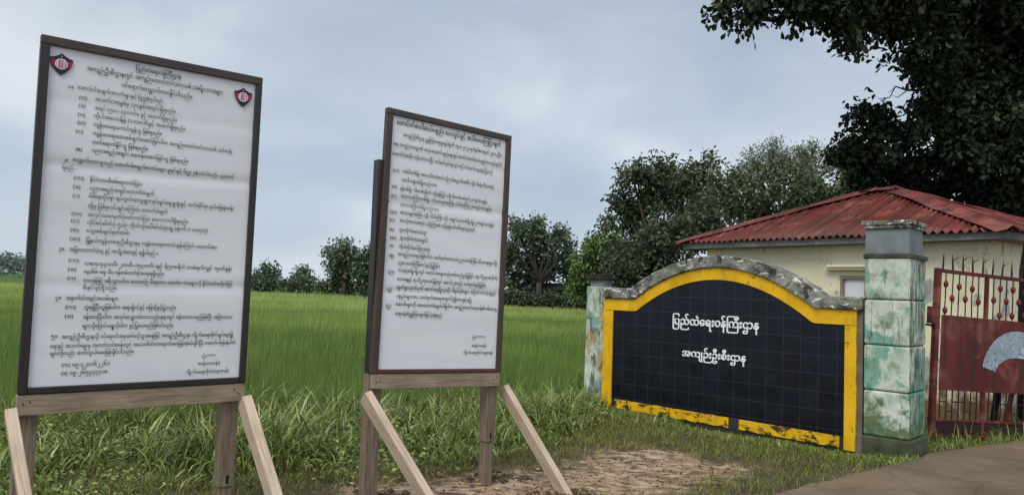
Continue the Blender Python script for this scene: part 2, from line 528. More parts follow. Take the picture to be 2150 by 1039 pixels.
class MB:
    def __init__(s):
        s.v, s.f, s.uv, s.mi = [], [], [], []

    def quad(s, pts, uvs=None, mi=0):
        i = len(s.v)
        s.v += [tuple(p) for p in pts]
        s.f.append(tuple(range(i, i + len(pts))))
        s.uv.append(uvs or [(0, 0)] * len(pts))
        s.mi.append(mi)

    def hexa(s, c, uvw, mi=0):
        """c: 8 world corners (bottom 4, top 4), uvw: their local coords"""
        i = len(s.v)
        s.v += [tuple(p) for p in c]
        ext = [max(q[k] for q in uvw) - min(q[k] for q in uvw) for k in range(3)]
        for fc in ((0, 3, 2, 1), (4, 5, 6, 7), (0, 1, 5, 4), (1, 2, 6, 5), (2, 3, 7, 6), (3, 0, 4, 7)):
            pts = [uvw[k] for k in fc]
            e = [max(q[k] for q in pts) - min(q[k] for q in pts) for k in range(3)]
            flat = e.index(min(e))
            ax = sorted([k for k in range(3) if k != flat], key=lambda k: -ext[k])
            s.f.append(tuple(i + k for k in fc))
            s.uv.append([(q[ax[0]], q[ax[1]] + flat * 0.37) for q in pts])
            s.mi.append(mi)

    def box(s, F, u0, u1, v0, v1, w0, w1, mi=0):
        l = [(u0, v0, w0), (u1, v0, w0), (u1, v1, w0), (u0, v1, w0), (u0, v0, w1), (u1, v0, w1), (u1, v1, w1), (u0, v1, w1)]
        s.hexa([F.p(*q) for q in l], l, mi)
        return s

    def beam(s, p0, p1, side, w, h, mi=0):
        """bar from p0 to p1; w across `side`, h across the other way"""
        p0, p1 = Vector(p0), Vector(p1)
        a = (p1 - p0)
        L = a.length
        a.normalize()
        b = Vector(side)
        b = (b - a * b.dot(a)).normalized()
        c = a.cross(b)
        F = Fr(p0, a, b, c)
        return s.box(F, 0, L, -w / 2, w / 2, -h / 2, h / 2, mi)

    def prism(s, F, poly, v0, v1, mi=0):
        n = len(poly)
        s.quad([F.p(u, v1, w) for u, w in poly], list(poly), mi)
        s.quad([F.p(u, v0, w) for u, w in reversed(poly)], list(reversed(poly)), mi)
        for i in range(n):
            (u0, w0), (u1, w1) = poly[i], poly[(i + 1) % n]
            s.quad([F.p(u0, v0, w0), F.p(u1, v0, w1), F.p(u1, v1, w1), F.p(u0, v1, w0)], [(0, w0), (0.1, w1), (0.1, w1), (0, w0)], mi)
        return s

    def band(s, F, top, bot, v0, v1, mi=0):
        """solid ribbon between two polylines with the same count"""
        n = len(top)
        i = len(s.v)
        for (u, w), (u2, w2) in zip(top, bot):
            s.v += [tuple(F.p(u, v0, w)), tuple(F.p(u, v1, w)), tuple(F.p(u2, v0, w2)), tuple(F.p(u2, v1, w2))]

        def q(k, uv):
            s.f.append(k)
            s.uv.append(uv)
            s.mi.append(mi)
        for j in range(n - 1):
            a, b = i + 4 * j, i + 4 * j + 4
            t0, t1, b0, b1 = top[j], top[j + 1], bot[j], bot[j + 1]
            q((a + 1, a + 3, b + 3, b + 1), [t0, b0, b1, t1])
            q((a, b, b + 2, a + 2), [t0, t1, b1, b0])
            q((a, a + 1, b + 1, b), [t0, t0, t1, t1])
            q((a + 2, b + 2, b + 3, a + 3), [b0, b1, b1, b0])
        for a in (i, i + 4 * (n - 1)):
            q((a, a + 2, a + 3, a + 1), [(0, 0), (0, .1), (.1, .1), (.1, 0)])
        return s

    def tube(s, pts, rad, sides=8, mi=0, cap=True):
        pts = [Vector(p) for p in pts]
        i0 = len(s.v)
        d = 0
        for k, p in enumerate(pts):
            a = (pts[min(k + 1, len(pts) - 1)] - pts[max(k - 1, 0)]).normalized()
            x = a.orthogonal().normalized() if abs(a.z) < 0.9 else (Vector((1, 0, 0)) - a * a.x).normalized()
            y = a.cross(x)
            for j in range(sides):
                t = 2 * math.pi * j / sides
                s.v.append(tuple(p + (x * math.cos(t) + y * math.sin(t)) * rad[k]))
        for k in range(len(pts) - 1):
            for j in range(sides):
                a, b = i0 + k * sides + j, i0 + k * sides + (j + 1) % sides
                s.f.append((a, b, b + sides, a + sides))
                s.uv.append([(k, j / sides), (k, (j + 1) / sides), (k + 1, (j + 1) / sides), (k + 1, j / sides)])
                s.mi.append(mi)
        if cap:
            for k in (0, len(pts) - 1):
                r = [i0 + k * sides + j for j in range(sides)]
                s.f.append(tuple(r))
                s.uv.append([(0, 0)] * sides)
                s.mi.append(mi)
        return s

    def build(s, name, mat, parent=None, bevel=0.0, smooth=False, recalc=True):
        org = Vector(parent_origin(parent)) if parent else Vector((0, 0, 0))
        me = bpy.data.meshes.new(name)
        me.from_pydata([tuple(Vector(p) - org) for p in s.v], [], s.f)
        uvl = me.uv_layers.new(name='UVMap')
        flat = [c for f in s.uv for uv in f for c in uv]
        uvl.data.foreach_set('uv', flat)
        mats = mat if isinstance(mat, (list, tuple)) else [mat]
        for m_ in mats:
            me.materials.append(M[m_] if isinstance(m_, str) else m_)
        me.polygons.foreach_set('material_index', s.mi)
        if recalc:
            bm = bmesh.new()
            bm.from_mesh(me)
            bmesh.ops.remove_doubles(bm, verts=bm.verts, dist=1e-6)
            bmesh.ops.recalc_face_normals(bm, faces=bm.faces)
            bm.to_mesh(me)
            bm.free()
        if smooth:
            me.polygons.foreach_set('use_smooth', [True] * len(me.polygons))
        o = bpy.data.objects.new(name, me)
        COL.objects.link(o)
        if parent:
            o.parent = parent
        if bevel:
            b = o.modifiers.new('bevel', 'BEVEL')
            b.width = bevel
            b.segments = 2
            b.limit_method = 'ANGLE'
        return o


def parent_origin(o):
    p = Vector((0, 0, 0))
    while o:
        p += o.location
        o = o.parent
    return p


def tag(o, label=None, cat=None, group=None, kind=None):
    for k, v in (('label', label), ('category', cat), ('group', group), ('kind', kind)):
        if v:
            o[k] = v
    return o


def thing(name, loc, label, cat, group=None):
    o = bpy.data.objects.new(name, None)
    o.empty_display_size = 0.2
    o.location = loc
    COL.objects.link(o)
    return tag(o, label, cat, group)


# ------------------------------------------------------------------ ground, road
EDGE = [(-9.0, -2.8), (-3.0, 2.05), (0.0, 4.5), (2.23, 6.33), (2.89, 6.87), (3.62, 7.43), (4.47, 8.13), (5.32, 8.71), (6.24, 9.28), (8.4, 10.45), (14.0, 13.2)]
EDGE_NP = np.array(EDGE)


def road_side(x, y):
    """signed metres from the road edge, + on the grass side"""
    x, y = np.asarray(x, float), np.asarray(y, float)
    best = np.full(x.shape, 1e9)
    sg = np.ones(x.shape)
    for (x0, y0), (x1, y1) in zip(EDGE[:-1], EDGE[1:]):
        dx, dy = x1 - x0, y1 - y0
        t = np.clip(((x - x0) * dx + (y - y0) * dy) / (dx * dx + dy * dy), 0, 1)
        d = np.hypot(x - x0 - t * dx, y - y0 - t * dy)
        c = dx * (y - y0) - dy * (x - x0)
        m = d < best
        best = np.where(m, d, best)
        sg = np.where(m, np.sign(c), sg)
    return best * sg


def vnoise(x, y, s, seed=0.0):
    return np.array([mnoise.noise(Vector((a * s + seed, b * s - seed, seed * 1.7))) for a, b in zip(np.ravel(x), np.ravel(y))]).reshape(np.shape(x))


def smooth(a, b, x):
    t = np.clip((x - a) / (b - a), 0, 1)
    return t * t * (3 - 2 * t)


def sand_amount(x, y):
    x, y = np.asarray(x, float), np.asarray(y, float)

    def ell(cx, cy, rx, ry, rot=0.0):
        c, s = math.cos(rot), math.sin(rot)
        a, b = (x - cx) * c + (y - cy) * s, -(x - cx) * s + (y - cy) * c
        return 1 - np.sqrt((a / rx) ** 2 + (b / ry) ** 2)
    e = np.maximum(ell(-0.2, 6.15, 1.5, 0.62, 0.25), ell(1.45, 7.35, 1.15, 0.95, 0.2))
    e = np.maximum(e, ell(0.6, 6.5, 1.5, 0.8, 0.3))
    e = np.maximum(e, ell(-1.6, 5.55, 0.8, 0.42, 0.2) - 0.15)
    return np.clip(0.15 + e * 1.2, 0, 1)


# front edge of the rice, and of the tall weeds, as y(x)
RICE_X, RICE_Y = [-60, -8, -3.9, -1.7, 0.6, 1.6, 12], [4, 5.2, 7.7, 8.9, 10.4, 12.0, 26]
WEED_X, WEED_Y = [-9, -3.6, -1.9, -0.6, -0.05, 0.65, 1.05, 1.5], [3.0, 4.6, 6.15, 6.75, 7.15, 8.2, 9.3, 10.6]
WL = Vector((1.3651, 10.7805, 0))
WA = Vector((0.72500, -0.68874, 0))
WN = Vector((-0.68874, -0.72500, 0))


def rice_front(x):
    return np.interp(x, RICE_X, RICE_Y)


def wall_dist(x, y):
    """metres in front of the sign wall's line (negative behind it)"""
    return (np.asarray(x) - WL.x) * WN.x + (np.asarray(y) - WL.y) * WN.y


xs = np.concatenate([[-4000, -1500, -500, -200, -90, -45, -25, -15, -11], np.linspace(-8.5, 8.5, 200), [10, 13, 18, 28, 50, 100, 220, 500, 1500, 4000]])
ys = np.concatenate([[-300, -60, -20, -8, -2, 1], np.linspace(2.5, 13, 150), [14, 16, 19, 24, 32, 45, 65, 90, 130, 200, 350, 700, 1800, 5000]])
gx, gy = np.meshgrid(xs, ys)
rs = road_side(gx, gy)
near = (np.abs(gx) < 9) & (gy > 2) & (gy < 13.5)
gz = np.zeros_like(gx)
nn = np.zeros_like(gx)
nn[near] = vnoise(gx[near], gy[near], 1.1, 3.3) * 0.6 + vnoise(gx[near], gy[near], 3.4, 9.1) * 0.4
gz = np.where(near, nn * 0.07 * smooth(0.15, 1.0, rs), 0.0) - 0.012 * smooth(-0.3, 0.2, rs)
nx, ny = len(xs), len(ys)
_al = (gx - WL.x) * WA.x + (gy - WL.y) * WA.y
gz -= 0.10 * np.exp(-(np.maximum(wall_dist(gx, gy), 0) / 0.5) ** 2) * smooth(-1.2, 0.2, _al) * (1 - smooth(3.3, 4.2, _al)) * near
gv = np.stack([gx.ravel(), gy.ravel(), gz.ravel()], 1)
idx = np.arange(nx * ny).reshape(ny, nx)
gf = np.stack([idx[:-1, :-1].ravel(), idx[:-1, 1:].ravel(), idx[1:, 1:].ravel(), idx[1:, :-1].ravel()], 1)


def np_mesh(name, verts, faces, mat, parent=None, attrs=None, smooth_=False):
    me = bpy.data.meshes.new(name)
    k = faces.shape[1]
    me.vertices.add(len(verts))
    me.vertices.foreach_set('co', np.ascontiguousarray(verts, dtype=np.float32).ravel())
    me.loops.add(faces.size)
    me.loops.foreach_set('vertex_index', np.ascontiguousarray(faces, dtype=np.int32).ravel())
    me.polygons.add(len(faces))
    me.polygons.foreach_set('loop_start', np.arange(0, faces.size, k, dtype=np.int32))
    if smooth_:
        me.polygons.foreach_set('use_smooth', np.ones(len(faces), dtype=bool))
    me.update(calc_edges=True)
    for an, av in (attrs or {}).items():
        at = me.attributes.new(an, 'FLOAT', 'POINT')
        at.data.foreach_set('value', np.ascontiguousarray(av, dtype=np.float32))
    me.materials.append(M[mat])
    o = bpy.data.objects.new(name, me)
    COL.objects.link(o)
    if parent:
        o.parent = parent
    return o


green = smooth(-0.6, 0.8, gy - rice_front(gx)) * (wall_dist(gx, gy) < 0.5)
green = np.maximum(green, (gy > 30) * 1.0)
ground = np_mesh('ground', gv, gf, 'earth', attrs={'sand': sand_amount(gx, gy).ravel() * (rs.ravel() > -0.5), 'green': green.ravel()}, smooth_=True)
tag(ground, kind='structure')

mb = MB()
far = [(14.0, -12.0), (-9.0, -12.0)]
dense = []
for (x0, y0), (x1, y1) in zip(EDGE[:-1], EDGE[1:]):
    L = math.hypot(x1 - x0, y1 - y0)
    k = max(1, int(L / 0.12))
    for j in range(k):
        t = j / k
        x, y = x0 + (x1 - x0) * t, y0 + (y1 - y0) * t
        w = mnoise.noise(Vector((x * 2.1, y * 2.1, 0))) * 0.05 + mnoise.noise(Vector((x * 9, y * 9, 4))) * 0.018
        dense.append((x - 0.63 * w, y + 0.77 * w))
poly = dense + [(14.0, 13.2)] + far
Fg = Fr((0, 0, 0), (1, 0, 0), (0, 0, 1), (0, 1, 0))
mb.prism(Fg, poly, -0.05, 0.022)
tag(mb.build('road', 'road'), kind='structure')


def ground_z(x, y):
    """height of the built ground by bilinear lookup"""
    i = np.clip(np.searchsorted(xs, x) - 1, 0, nx - 2)
    j = np.clip(np.searchsorted(ys, y) - 1, 0, ny - 2)
    tx = (x - xs[i]) / (xs[i + 1] - xs[i])
    ty = (y - ys[j]) / (ys[j + 1] - ys[j])
    return (gz[j, i] * (1 - tx) * (1 - ty) + gz[j, i + 1] * tx * (1 - ty) + gz[j + 1, i] * (1 - tx) * ty + gz[j + 1, i + 1] * tx * ty)


# ------------------------------------------------------------------ Burmese lettering (simple shaper over single glyphs)
_gl = {}


def glyph(ch, off, ext):
    key = (ch, off, ext)
    if key in _gl:
        return _gl[key]
    out = []
    for body in (ch, ch + ch):
        cu = bpy.data.curves.new('glyph', 'FONT')
        cu.body = body
        cu.resolution_u = 3
        cu.extrude = ext
        cu.bevel_depth = off if ext else 0.0
        cu.bevel_resolution = 1
        ob = bpy.data.objects.new('glyph', cu)
        COL.objects.link(ob)
        dg = bpy.context.evaluated_depsgraph_get()
        dg.update()
        ev = ob.evaluated_get(dg)
        me = ev.to_mesh()
        co = np.zeros(len(me.vertices) * 3, dtype=np.float32)
        me.vertices.foreach_get('co', co)
        co = co.reshape(-1, 3)
        fs = [tuple(p.vertices) for p in me.polygons]
        out.append((co, fs))
        ev.to_mesh_clear()
        bpy.data.objects.remove(ob)
        bpy.data.curves.remove(cu)
    co, fs = out[0]
    adv = float(out[1][0][:, 0].max() - co[:, 0].max()) if len(co) else 0.3
    _gl[key] = (co, fs, adv)
    return _gl[key]


def is_cons(c):
    o = ord(c)
    return 0x1000 <= o <= 0x102A or o == 0x103F or 0x1040 <= o <= 0x104F


MARKS = set('\u102b\u102c\u102d\u102e\u102f\u1030\u1031\u1032\u1036\u1037\u1038\u1039\u103a\u103b\u103c\u103d\u103e')


def shape(text, off, ext):
    """-> verts (n,3), faces; baseline at y=0, em = 1"""
    V, Fc = [], []
    n0 = [0]
    pen = 0.0

    def put(ch, x, sx=1.0, sy=1.0, dy=0.0, stretch=0.0):
        co, fs, adv = glyph(ch, off, ext)
        if len(co):
            c = co.copy()
            if stretch:
                mid = (c[:, 0].min() + c[:, 0].max()) / 2
                c[:, 0] += np.where(c[:, 0] > mid, stretch, 0)
            c[:, 0] = c[:, 0] * sx + x
            c[:, 1] = c[:, 1] * sy + dy
            V.append(c)
            Fc.extend([tuple(i + n0[0] for i in f) for f in fs])
            n0[0] += len(c)
        return adv * sx

    i = 0
    while i < len(text):
        ch = text[i]
        if ch == ' ':
            pen += 0.32
            i += 1
            continue
        j = i + 1
        while j < len(text) and (text[j] in MARKS or text[j - 1] == '\u1039'):
            j += 1
        cl = text[i:j]
        i = j
        if '\u1004\u103a\u1039' == cl[:3] and len(cl) > 3:      # kinzi
            kin, cl = True, cl[3:]
        else:
            kin = False
        base, rest = cl[0], cl[1:]
        if '\u1031' in rest:
            pen += put('\u1031', pen)
        if '\u103c' in rest:
            w = glyph(base, off, ext)[2]
            pen += put('\u103c', pen, stretch=0.48 if w > 0.9 else 0.0)
        b0 = pen
        pen += put(base, pen)
        b1 = pen
        if kin:
            put('\u1004', b1 - 0.52, 0.55, 0.5, 0.66)
        k = 0
        while k < len(rest):
            m = rest[k]
            if m in '\u1031\u103c':
                pass
            elif m == '\u1039' and k + 1 < len(rest):
                w = glyph(rest[k + 1], off, ext)[2]
                put(rest[k + 1], (b0 + b1) / 2 - w * 0.35, 0.68, 0.62, -0.42)
                k += 1
            elif m in '\u103b\u102b\u102c\u1038':
                pen += put(m, pen)
            elif m in '\u102f\u1030' and '\u103b' in rest:
                pen += put(m, pen) + 0.1
            else:
                put(m, b1)
            k += 1
    if not V:
        return np.zeros((0, 3)), []
    return np.concatenate(V), Fc


def lettering(name, lines, F, v, mat, parent, em, off, ext=0.0):
    """lines: (u0, u1, w centre, text) drawn on the frame's face at height v"""
    mb = MB()
    for u0, u1, wc, tx, *own in lines:
        co, fs = shape(tx, off, ext)
        x0, x1 = co[:, 0].min(), co[:, 0].max()
        sx = (u1 - u0) / (x1 - x0)
        i0 = len(mb.v)
        e = own[0] if own else em
        for q, (ox, oz) in enumerate([(0, 0)] if ext else [(0, 0), (off * e, 0.00012)]):   # print gets a second, slightly shifted pass for weight
            i0 = len(mb.v)
            for x, y, z in co:
                mb.v.append(tuple(F.p(u0 + (x - x0) * sx + ox, v + z * e + oz, wc + (y - 0.26) * e)))
            for f in fs:
                mb.f.append(tuple(i0 + k for k in f))
                mb.uv.append([(0, 0)] * len(f))
                mb.mi.append(0)
    return mb.build(name, mat, parent, recalc=False)


# ------------------------------------------------------------------ the two notice boards
T1 = [
    (0.48, 0.73, 1.86, 'ပြည်ထဲရေးဝန်ကြီးဌာန'), (0.23, 0.98, 1.81, 'အကျဉ်းဦးစီးဌာနတွင် အကျဉ်းထောင်တပ်သားသစ် (အမျိုးသား)များ'),
    (0.41, 0.80, 1.75, 'ဝင်ရောက်လျှောက်ထားနိုင်ပါသည်။')]
B1T = [
    (0.14, 0.17, 1.69, '၁။'), (0.19, 0.65, 1.695, 'အောက်ပါအချက်အလက်များနှင့် ပြည့်စုံရပါမည် -'),
    (0.20, 0.24, 1.64, '(က)'), (0.28, 0.71, 1.645, 'အသက်(၁၈)နှစ်မှ (၃၀)နှစ်အတွင်းရှိရမည်။'),
    (0.20, 0.235, 1.595, '(ခ)'), (0.28, 0.72, 1.595, 'အရပ် (၅)ပေ (၄)လက်မ နှင့် အထက်ရှိရမည်။'),
    (0.20, 0.235, 1.545, '(ဂ)'), (0.28, 0.77, 1.55, 'ကိုယ်အလေးချိန် (၁၁၀)ပေါင်နှင့် အထက်ရှိရမည်။'),
    (0.20, 0.24, 1.50, '(ဃ)'), (0.28, 0.64, 1.50, 'ကျန်းမာရေးကောင်းမွန်သူ ဖြစ်ရမည်။'),
    (0.195, 0.23, 1.45, '(င)'), (0.28, 1.06, 1.45, 'ကျန်းမာရေးဆေးစစ်ချက်အောင်မြင်ပါက အကျဉ်းထောင်တပ်သားသစ် သင်တန်း'),
    (0.28, 0.57, 1.40, 'တက်ရောက်နိုင်သူ ဖြစ်ရမည်။'),
    (0.20, 0.23, 1.35, '(စ)'), (0.28, 0.80, 1.355, 'ပညာအရည်အချင်း (၈)တန်းအောင်မြင်သူ ဖြစ်ရမည်။'),
    (0.14, 0.165, 1.28, '၂။'), (0.19, 1.08, 1.29, 'လျှောက်ထားသူသည် အောက်ပါစာရွက်စာတမ်းများ မူရင်းနှင့် မိတ္တူ(၂)စုံတင်ပါတည်း ယူဆောင်'),
    (0.14, 0.21, 1.24, 'ရမည် -'),
    (0.20, 0.25, 1.19, '(က)'), (0.28, 0.55, 1.19, 'နိုင်ငံသားစိစစ်ရေးကတ်ပြား'),
    (0.20, 0.235, 1.14, '(ခ)'), (0.28, 0.62, 1.14, 'ပညာအရည်အချင်းထောက်ခံချက်'),
    (0.20, 0.235, 1.09, '(ဂ)'), (0.28, 1.09, 1.095, 'မိမိနေထိုင်ရာ ရပ်ကွက်/ကျေးရွာ/အုပ်ချုပ်ရေးမှူးရုံးနှင့် သက်ဆိုင်ရာ နယ်မြေရဲစခန်း'),
    (0.28, 0.70, 1.04, 'တို့မှ ပြစ်မှုကင်းရှင်းကြောင်း ထောက်ခံချက်'),
    (0.20, 0.25, 0.99, '(ဃ)'), (0.28, 0.82, 0.99, 'အလုပ်သမားမှတ်ပုံတင်ကတ်ပြား (လေဘာ)ပါရှိရမည်။'),
    (0.20, 0.24, 0.95, '(င)'), (0.28, 0.94, 0.945, 'လိုင်စင်ဓါတ်ပုံ (၄)ပုံ၊ ကိုယ်လုံးပေါ်ဓါတ်ပုံ(ရှေ့ နောက် ဝဲ ယာ(၄)ပုံ)'),
    (0.20, 0.24, 0.90, '(စ)'), (0.28, 0.50, 0.90, 'သွေးစစ်ချက်မှတ်တမ်း'),
    (0.20, 0.25, 0.85, '(ဆ)'), (0.28, 1.00, 0.845, 'မြို့နယ်ကျန်းမာရေးဦးစီးဌာနမှ ကျန်းမာရေးကောင်းမွန်ကြောင်း ထောက်ခံစာ'),
    (0.15, 0.175, 0.79, '၃။'), (0.20, 0.66, 0.79, 'အခြားထောက်ပံ့ငွေ နှင့် အကျိုးခံစားခွင့် ရရှိပါမည် ။'),
    (0.20, 0.25, 0.73, '(က)'), (0.28, 1.10, 0.715, 'လစာ(၁၄၄၀၀၀ိ/-၂၀၀၀ိ/-၁၅၄၀၀၀ိ/-)နှင့် ရိက္ခာစရိတ် (တစ်ရက်လျှင် ၁၅၀၀ိ)နှုန်း'),
    (0.20, 0.24, 0.68, '(ခ)'), (0.28, 0.70, 0.67, 'နေအိမ်၊ ရေ၊ မီး၊ ဝန်ထမ်းဝတ်စုံအခမဲ့ရရှိမည်။'),
    (0.20, 0.24, 0.63, '(ဂ)'), (0.28, 1.11, 0.62, 'တာဝန်ဖြင့် ခရီးသွားပါက လေယာဉ်၊ မီးရထား၊ သင်္ဘော၊ ကားများကို နိုင်ငံတော်စရိတ်ဖြင့်'),
    (0.28, 0.45, 0.58, 'စီးနင်းခွင့်ရှိသည်။'),
    (0.15, 0.175, 0.52, '၄။'), (0.20, 0.46, 0.52, 'အနာဂါတ်အခွင့်အလမ်းများ'),
    (0.20, 0.25, 0.47, '(က)'), (0.29, 0.78, 0.47, 'ဘွဲ့ရရှိပြီးသူဖြစ်ပါက အရာရှိဝင်ခွင့် ဖြေဆိုခွင့်ပြုသည်။'),
    (0.20, 0.24, 0.42, '(ခ)'), (0.29, 1.12, 0.415, 'ခန့်ထားပြီးပါက အလုပ်လျှောက်ထားသည့်နေရာတွင် ခန့်ထားပေးမည်ဖြစ်ပြီး အခြားဒေသ'),
    (0.29, 0.77, 0.365, 'များသို့ပြောင်းရွှေ့လိုပါက ခွင့်ပြုပေးမည်ဖြစ်ပါသည်။'),
    (0.14, 0.17, 0.31, '၅။'), (0.19, 1.13, 0.305, 'အကျဉ်းဦးစီးဌာနသို့ ဝင်ရောက်အမှုထမ်းလိုသူအနေဖြင့် အကျဉ်းဦးစီးဌာန၊ ကျိုက်မရောဗိုလ်ချုပ်မွေးမြူ'),
    (0.14, 1.15, 0.255, 'ရေးနှင့် အသက်မွေးမှု အတတ်သင်စခန်းတွင် အသေးစိတ်လာရောက်မေးမြန်းစုံစမ်းနိုင်ပြီး အောက်ပါဖုန်းနံပါတ်'),
    (0.14, 0.56, 0.215, 'များကိုလည်း ဆက်သွယ်မေးမြန်းနိုင်ပါသည်။'),
    (0.20, 0.44, 0.15, '(က) ၀၉-၄၂၀၁၆၂၂၆၁'), (0.20, 0.43, 0.105, '(ခ) ၀၉-၂၆၅၇၃၃၃၁၈')]
S1 = [(0.95, 1.03, 0.175, 'ပုံ/***'), (0.93, 1.06, 0.13, 'စခန်းတာဝန်ခံ'), (0.86, 1.12, 0.08, 'ကျိုက်မရောဗိုလ်/မွေးစခန်း')]
T2 = [(0.09, 1.07, 1.855, 'ထောင်ဝင်စာပါဆယ်ပစ္စည်း ပေးသွင်းခွင့် အသိပေးကြေငြာချက်')]
B2T = [
    (0.15, 1.09, 1.77, 'အကျဉ်းဦးစီးဌာန ညွှန်ကြားရေးမှူးချုပ်ရုံး၏ ၁၅-၈-၂၀၂၄ ရက်စွဲပါစာအမှတ် ၂၉/၁၂/ဦး၁'),
    (0.07, 1.09, 1.69, 'အရ အကျဉ်းသားများ၏ အသုံးအဆောင်ပစ္စည်းများနှင့် ထောင်ဝင်စာပါဆယ်ပစ္စည်းပေးသွင်းခွင့်ကို'),
    (0.07, 1.00, 1.615, 'အောက်ပါအတိုင်းကန့်သတ်ထားပြီး သတ်မှတ်ချက်များနှင့်အညီ ဝင်ရောက်တွေ့ဆုံခွင့်ပြုသည်'),
    (0.08, 0.13, 1.49, '(က)'), (0.16, 1.02, 1.495, 'သစ်သီးတစ်မျိုး အလေးသီးတစ်ဆယ် (သို့) ငှက်ပျောသီးတစ်ဖီး (သို့) လိမ္မော်သီး(၁၀)လုံး'),
    (0.16, 0.47, 1.43, '(အသီးအနှံတစ်မျိုးတည်းသာ)'),
    (0.08, 0.12, 1.37, '(ခ)'), (0.15, 0.96, 1.365, 'မုန့်တစ်မျိုး ဘိစကစ်ခြောက် (သို့)မုန့်ကြွပ် (သို့)ဘိစကစ်တစ်ထုပ်(၂၀ကျပ်သားနှုန်း)'),
    (0.08, 0.12, 1.30, '(ဂ)'), (0.16, 1.01, 1.31, 'အသားကြော်တစ်မျိုး ငါးသေတ္တာကြော် ငါးပိကြော်(၂၀ကျပ်သားနှုန်း)'),
    (0.16, 0.50, 1.245, '(အသားကြော်တစ်မျိုးတည်းသာ)'),
    (0.08, 0.13, 1.18, '(ဃ)'), (0.16, 1.04, 1.185, 'အသားချက်ကြော် (သို့) ငါးပိကြော် (သို့) အရွက်သုပ်တစ်မျိုးမျိုး(၂၀ကျပ်သားနှုန်း)'),
    (0.08, 0.12, 1.12, '(င)'), (0.16, 0.85, 1.125, 'အသင့်စားပဲအထုပ် (သို့)ကြာဆံ (သို့)မုန့်ဟင်းခါးထုပ်(၃)ထုပ်'),
    (0.08, 0.12, 1.05, '(စ)'), (0.16, 0.40, 1.055, 'သွားတိုက်ဆေး(၁)ဘူး'),
    (0.09, 0.14, 0.99, '(ဆ)'), (0.17, 0.42, 0.995, 'သွားတိုက်တံ(၁)ချောင်း'),
    (0.09, 0.12, 0.93, '(ဇ)'), (0.17, 0.44, 0.93, 'ကိုယ်တိုက်ဆပ်ပြာ(၁)တုံး'),
    (0.09, 0.13, 0.86, '(ဈ)'), (0.16, 1.09, 0.875, 'အကျဉ်းသားများဖြစ်ပါက သတ်မှတ်ထားသော(၂)လတစ်ကြိမ် (မိသားစုများသို့)'),
    (0.17, 0.54, 0.81, '(၃)လတစ်ကြိမ်ဝင်ခွင့်ပြုခြင်း'),
    (0.09, 0.14, 0.74, '(ည)'), (0.17, 1.10, 0.755, 'ဘာမန်အမျိုးမျိုးတွင် ဆောင်းအမွေးထည်တစ်ထည်ခွင့်ပြုခြင်း (ရာသီဥတုအလိုက်)'),
    (0.17, 0.99, 0.69, 'သောနေ့နှင့် ရာသီဥတုအေးချိန်တွင် ဆောင်(၂)ထည် သတ်မှတ်ခွင့်ပြုခြင်း'),
    (0.09, 0.13, 0.61, '(ဋ)'), (0.17, 1.09, 0.63, 'မျက်နှာသုတ်ပုဝါ စောင်ရေချိုးပုဆိုး ဖိနပ်ပုံစံများ ပြောင်းလဲသုံးစွဲခွင့်'),
    (0.17, 0.85, 0.565, 'ပစ္စည်းများအား သတ်မှတ်အရေအတွက်ပို၍ထားခွင့်မပြု'),
    (0.09, 0.13, 0.49, '(ဌ)'), (0.17, 1.11, 0.505, 'ဆေးဝါးများကို ဆေးထောက်ခံချက်ပါရှိပါက အကျဉ်းထောင်ဆရာဝန်၏ စစ်ဆေးမှု'),
    (0.17, 0.58, 0.435, 'ဆရာဝန်၏ညွှန်ကြားချက်ဖြင့်သုံးစွဲရမည်')]
S2 = [(0.88, 1.01, 0.275, 'ပုံ/*****'), (0.88, 1.02, 0.21, 'စခန်းတာဝန်ခံ'), (0.80, 1.09, 0.155, 'ကျိုက်မရောဗိုလ်/မွေးစခန်း')]


def crest(F, uc, wc, v, parent):
    mb = MB()
    W, H = 0.112, 0.122

    def shield(k=1.0, cut=None):
        top = []
        for i in range(9):                       # concave shoulders up to a middle peak
            t = i / 8
            x = -0.5 + t
            y = 0.27 + 0.23 * (1 - abs(2 * x)) ** 1.7
            top.append((x, y))
        right = [(0.5 * (1 - t ** 2.3), 0.27 - 0.77 * t) for t in [i / 8 for i in range(1, 9)]]
        left = [(-x, y) for x, y in reversed(right[:-1])]
        return top + right + left

    s = [(uc + x * W, wc + y * H) for x, y in shield()]
    mb.prism(F, s, v, v + 0.001, 0)
    for sg in (-1, 1):
        pts = [(0.47, 0.16), (0.44, 0.02), (0.37, -0.10), (0.26, -0.19), (0.24, 0.0), (0.27, 0.17)]
        mb.prism(F, [(uc + sg * x * W, wc + y * H) for x, y in pts], v + 0.001, v + 0.002, 1)
    ell = lambda rx, ry: [(uc + rx * W * math.cos(t * math.pi / 12), wc + (0.01 + ry * math.sin(t * math.pi / 12)) * H) for t in range(24)]
    mb.prism(F, ell(0.275, 0.245), v + 0.002, v + 0.003, 3)
    mb.prism(F, ell(0.245, 0.215), v + 0.003, v + 0.0035, 2)
    for x, hh, m_ in ((-0.17, 0.13, 3), (-0.1, 0.18, 0), (-0.035, 0.2, 1), (0.05, 0.2, 0), (0.115, 0.17, 3), (0.175, 0.13, 1)):
        mb.box(F, uc + (x - 0.013) * W, uc + (x + 0.013) * W, v + 0.0035, v + 0.004, wc + (0.01 - hh) * H, wc + (0.01 + hh) * H, m_)
    star = []
    for i in range(10):
        r = 0.035 if i % 2 == 0 else 0.015
        star.append((uc + r * W * math.sin(i * math.pi / 5), wc + (0.355 + r * math.cos(i * math.pi / 5)) * H))
    mb.prism(F, star, v + 0.001, v + 0.002, 3)
    return mb.build('crest', ['navy', 'crest_red', 'crest_pink', 'white'], parent)


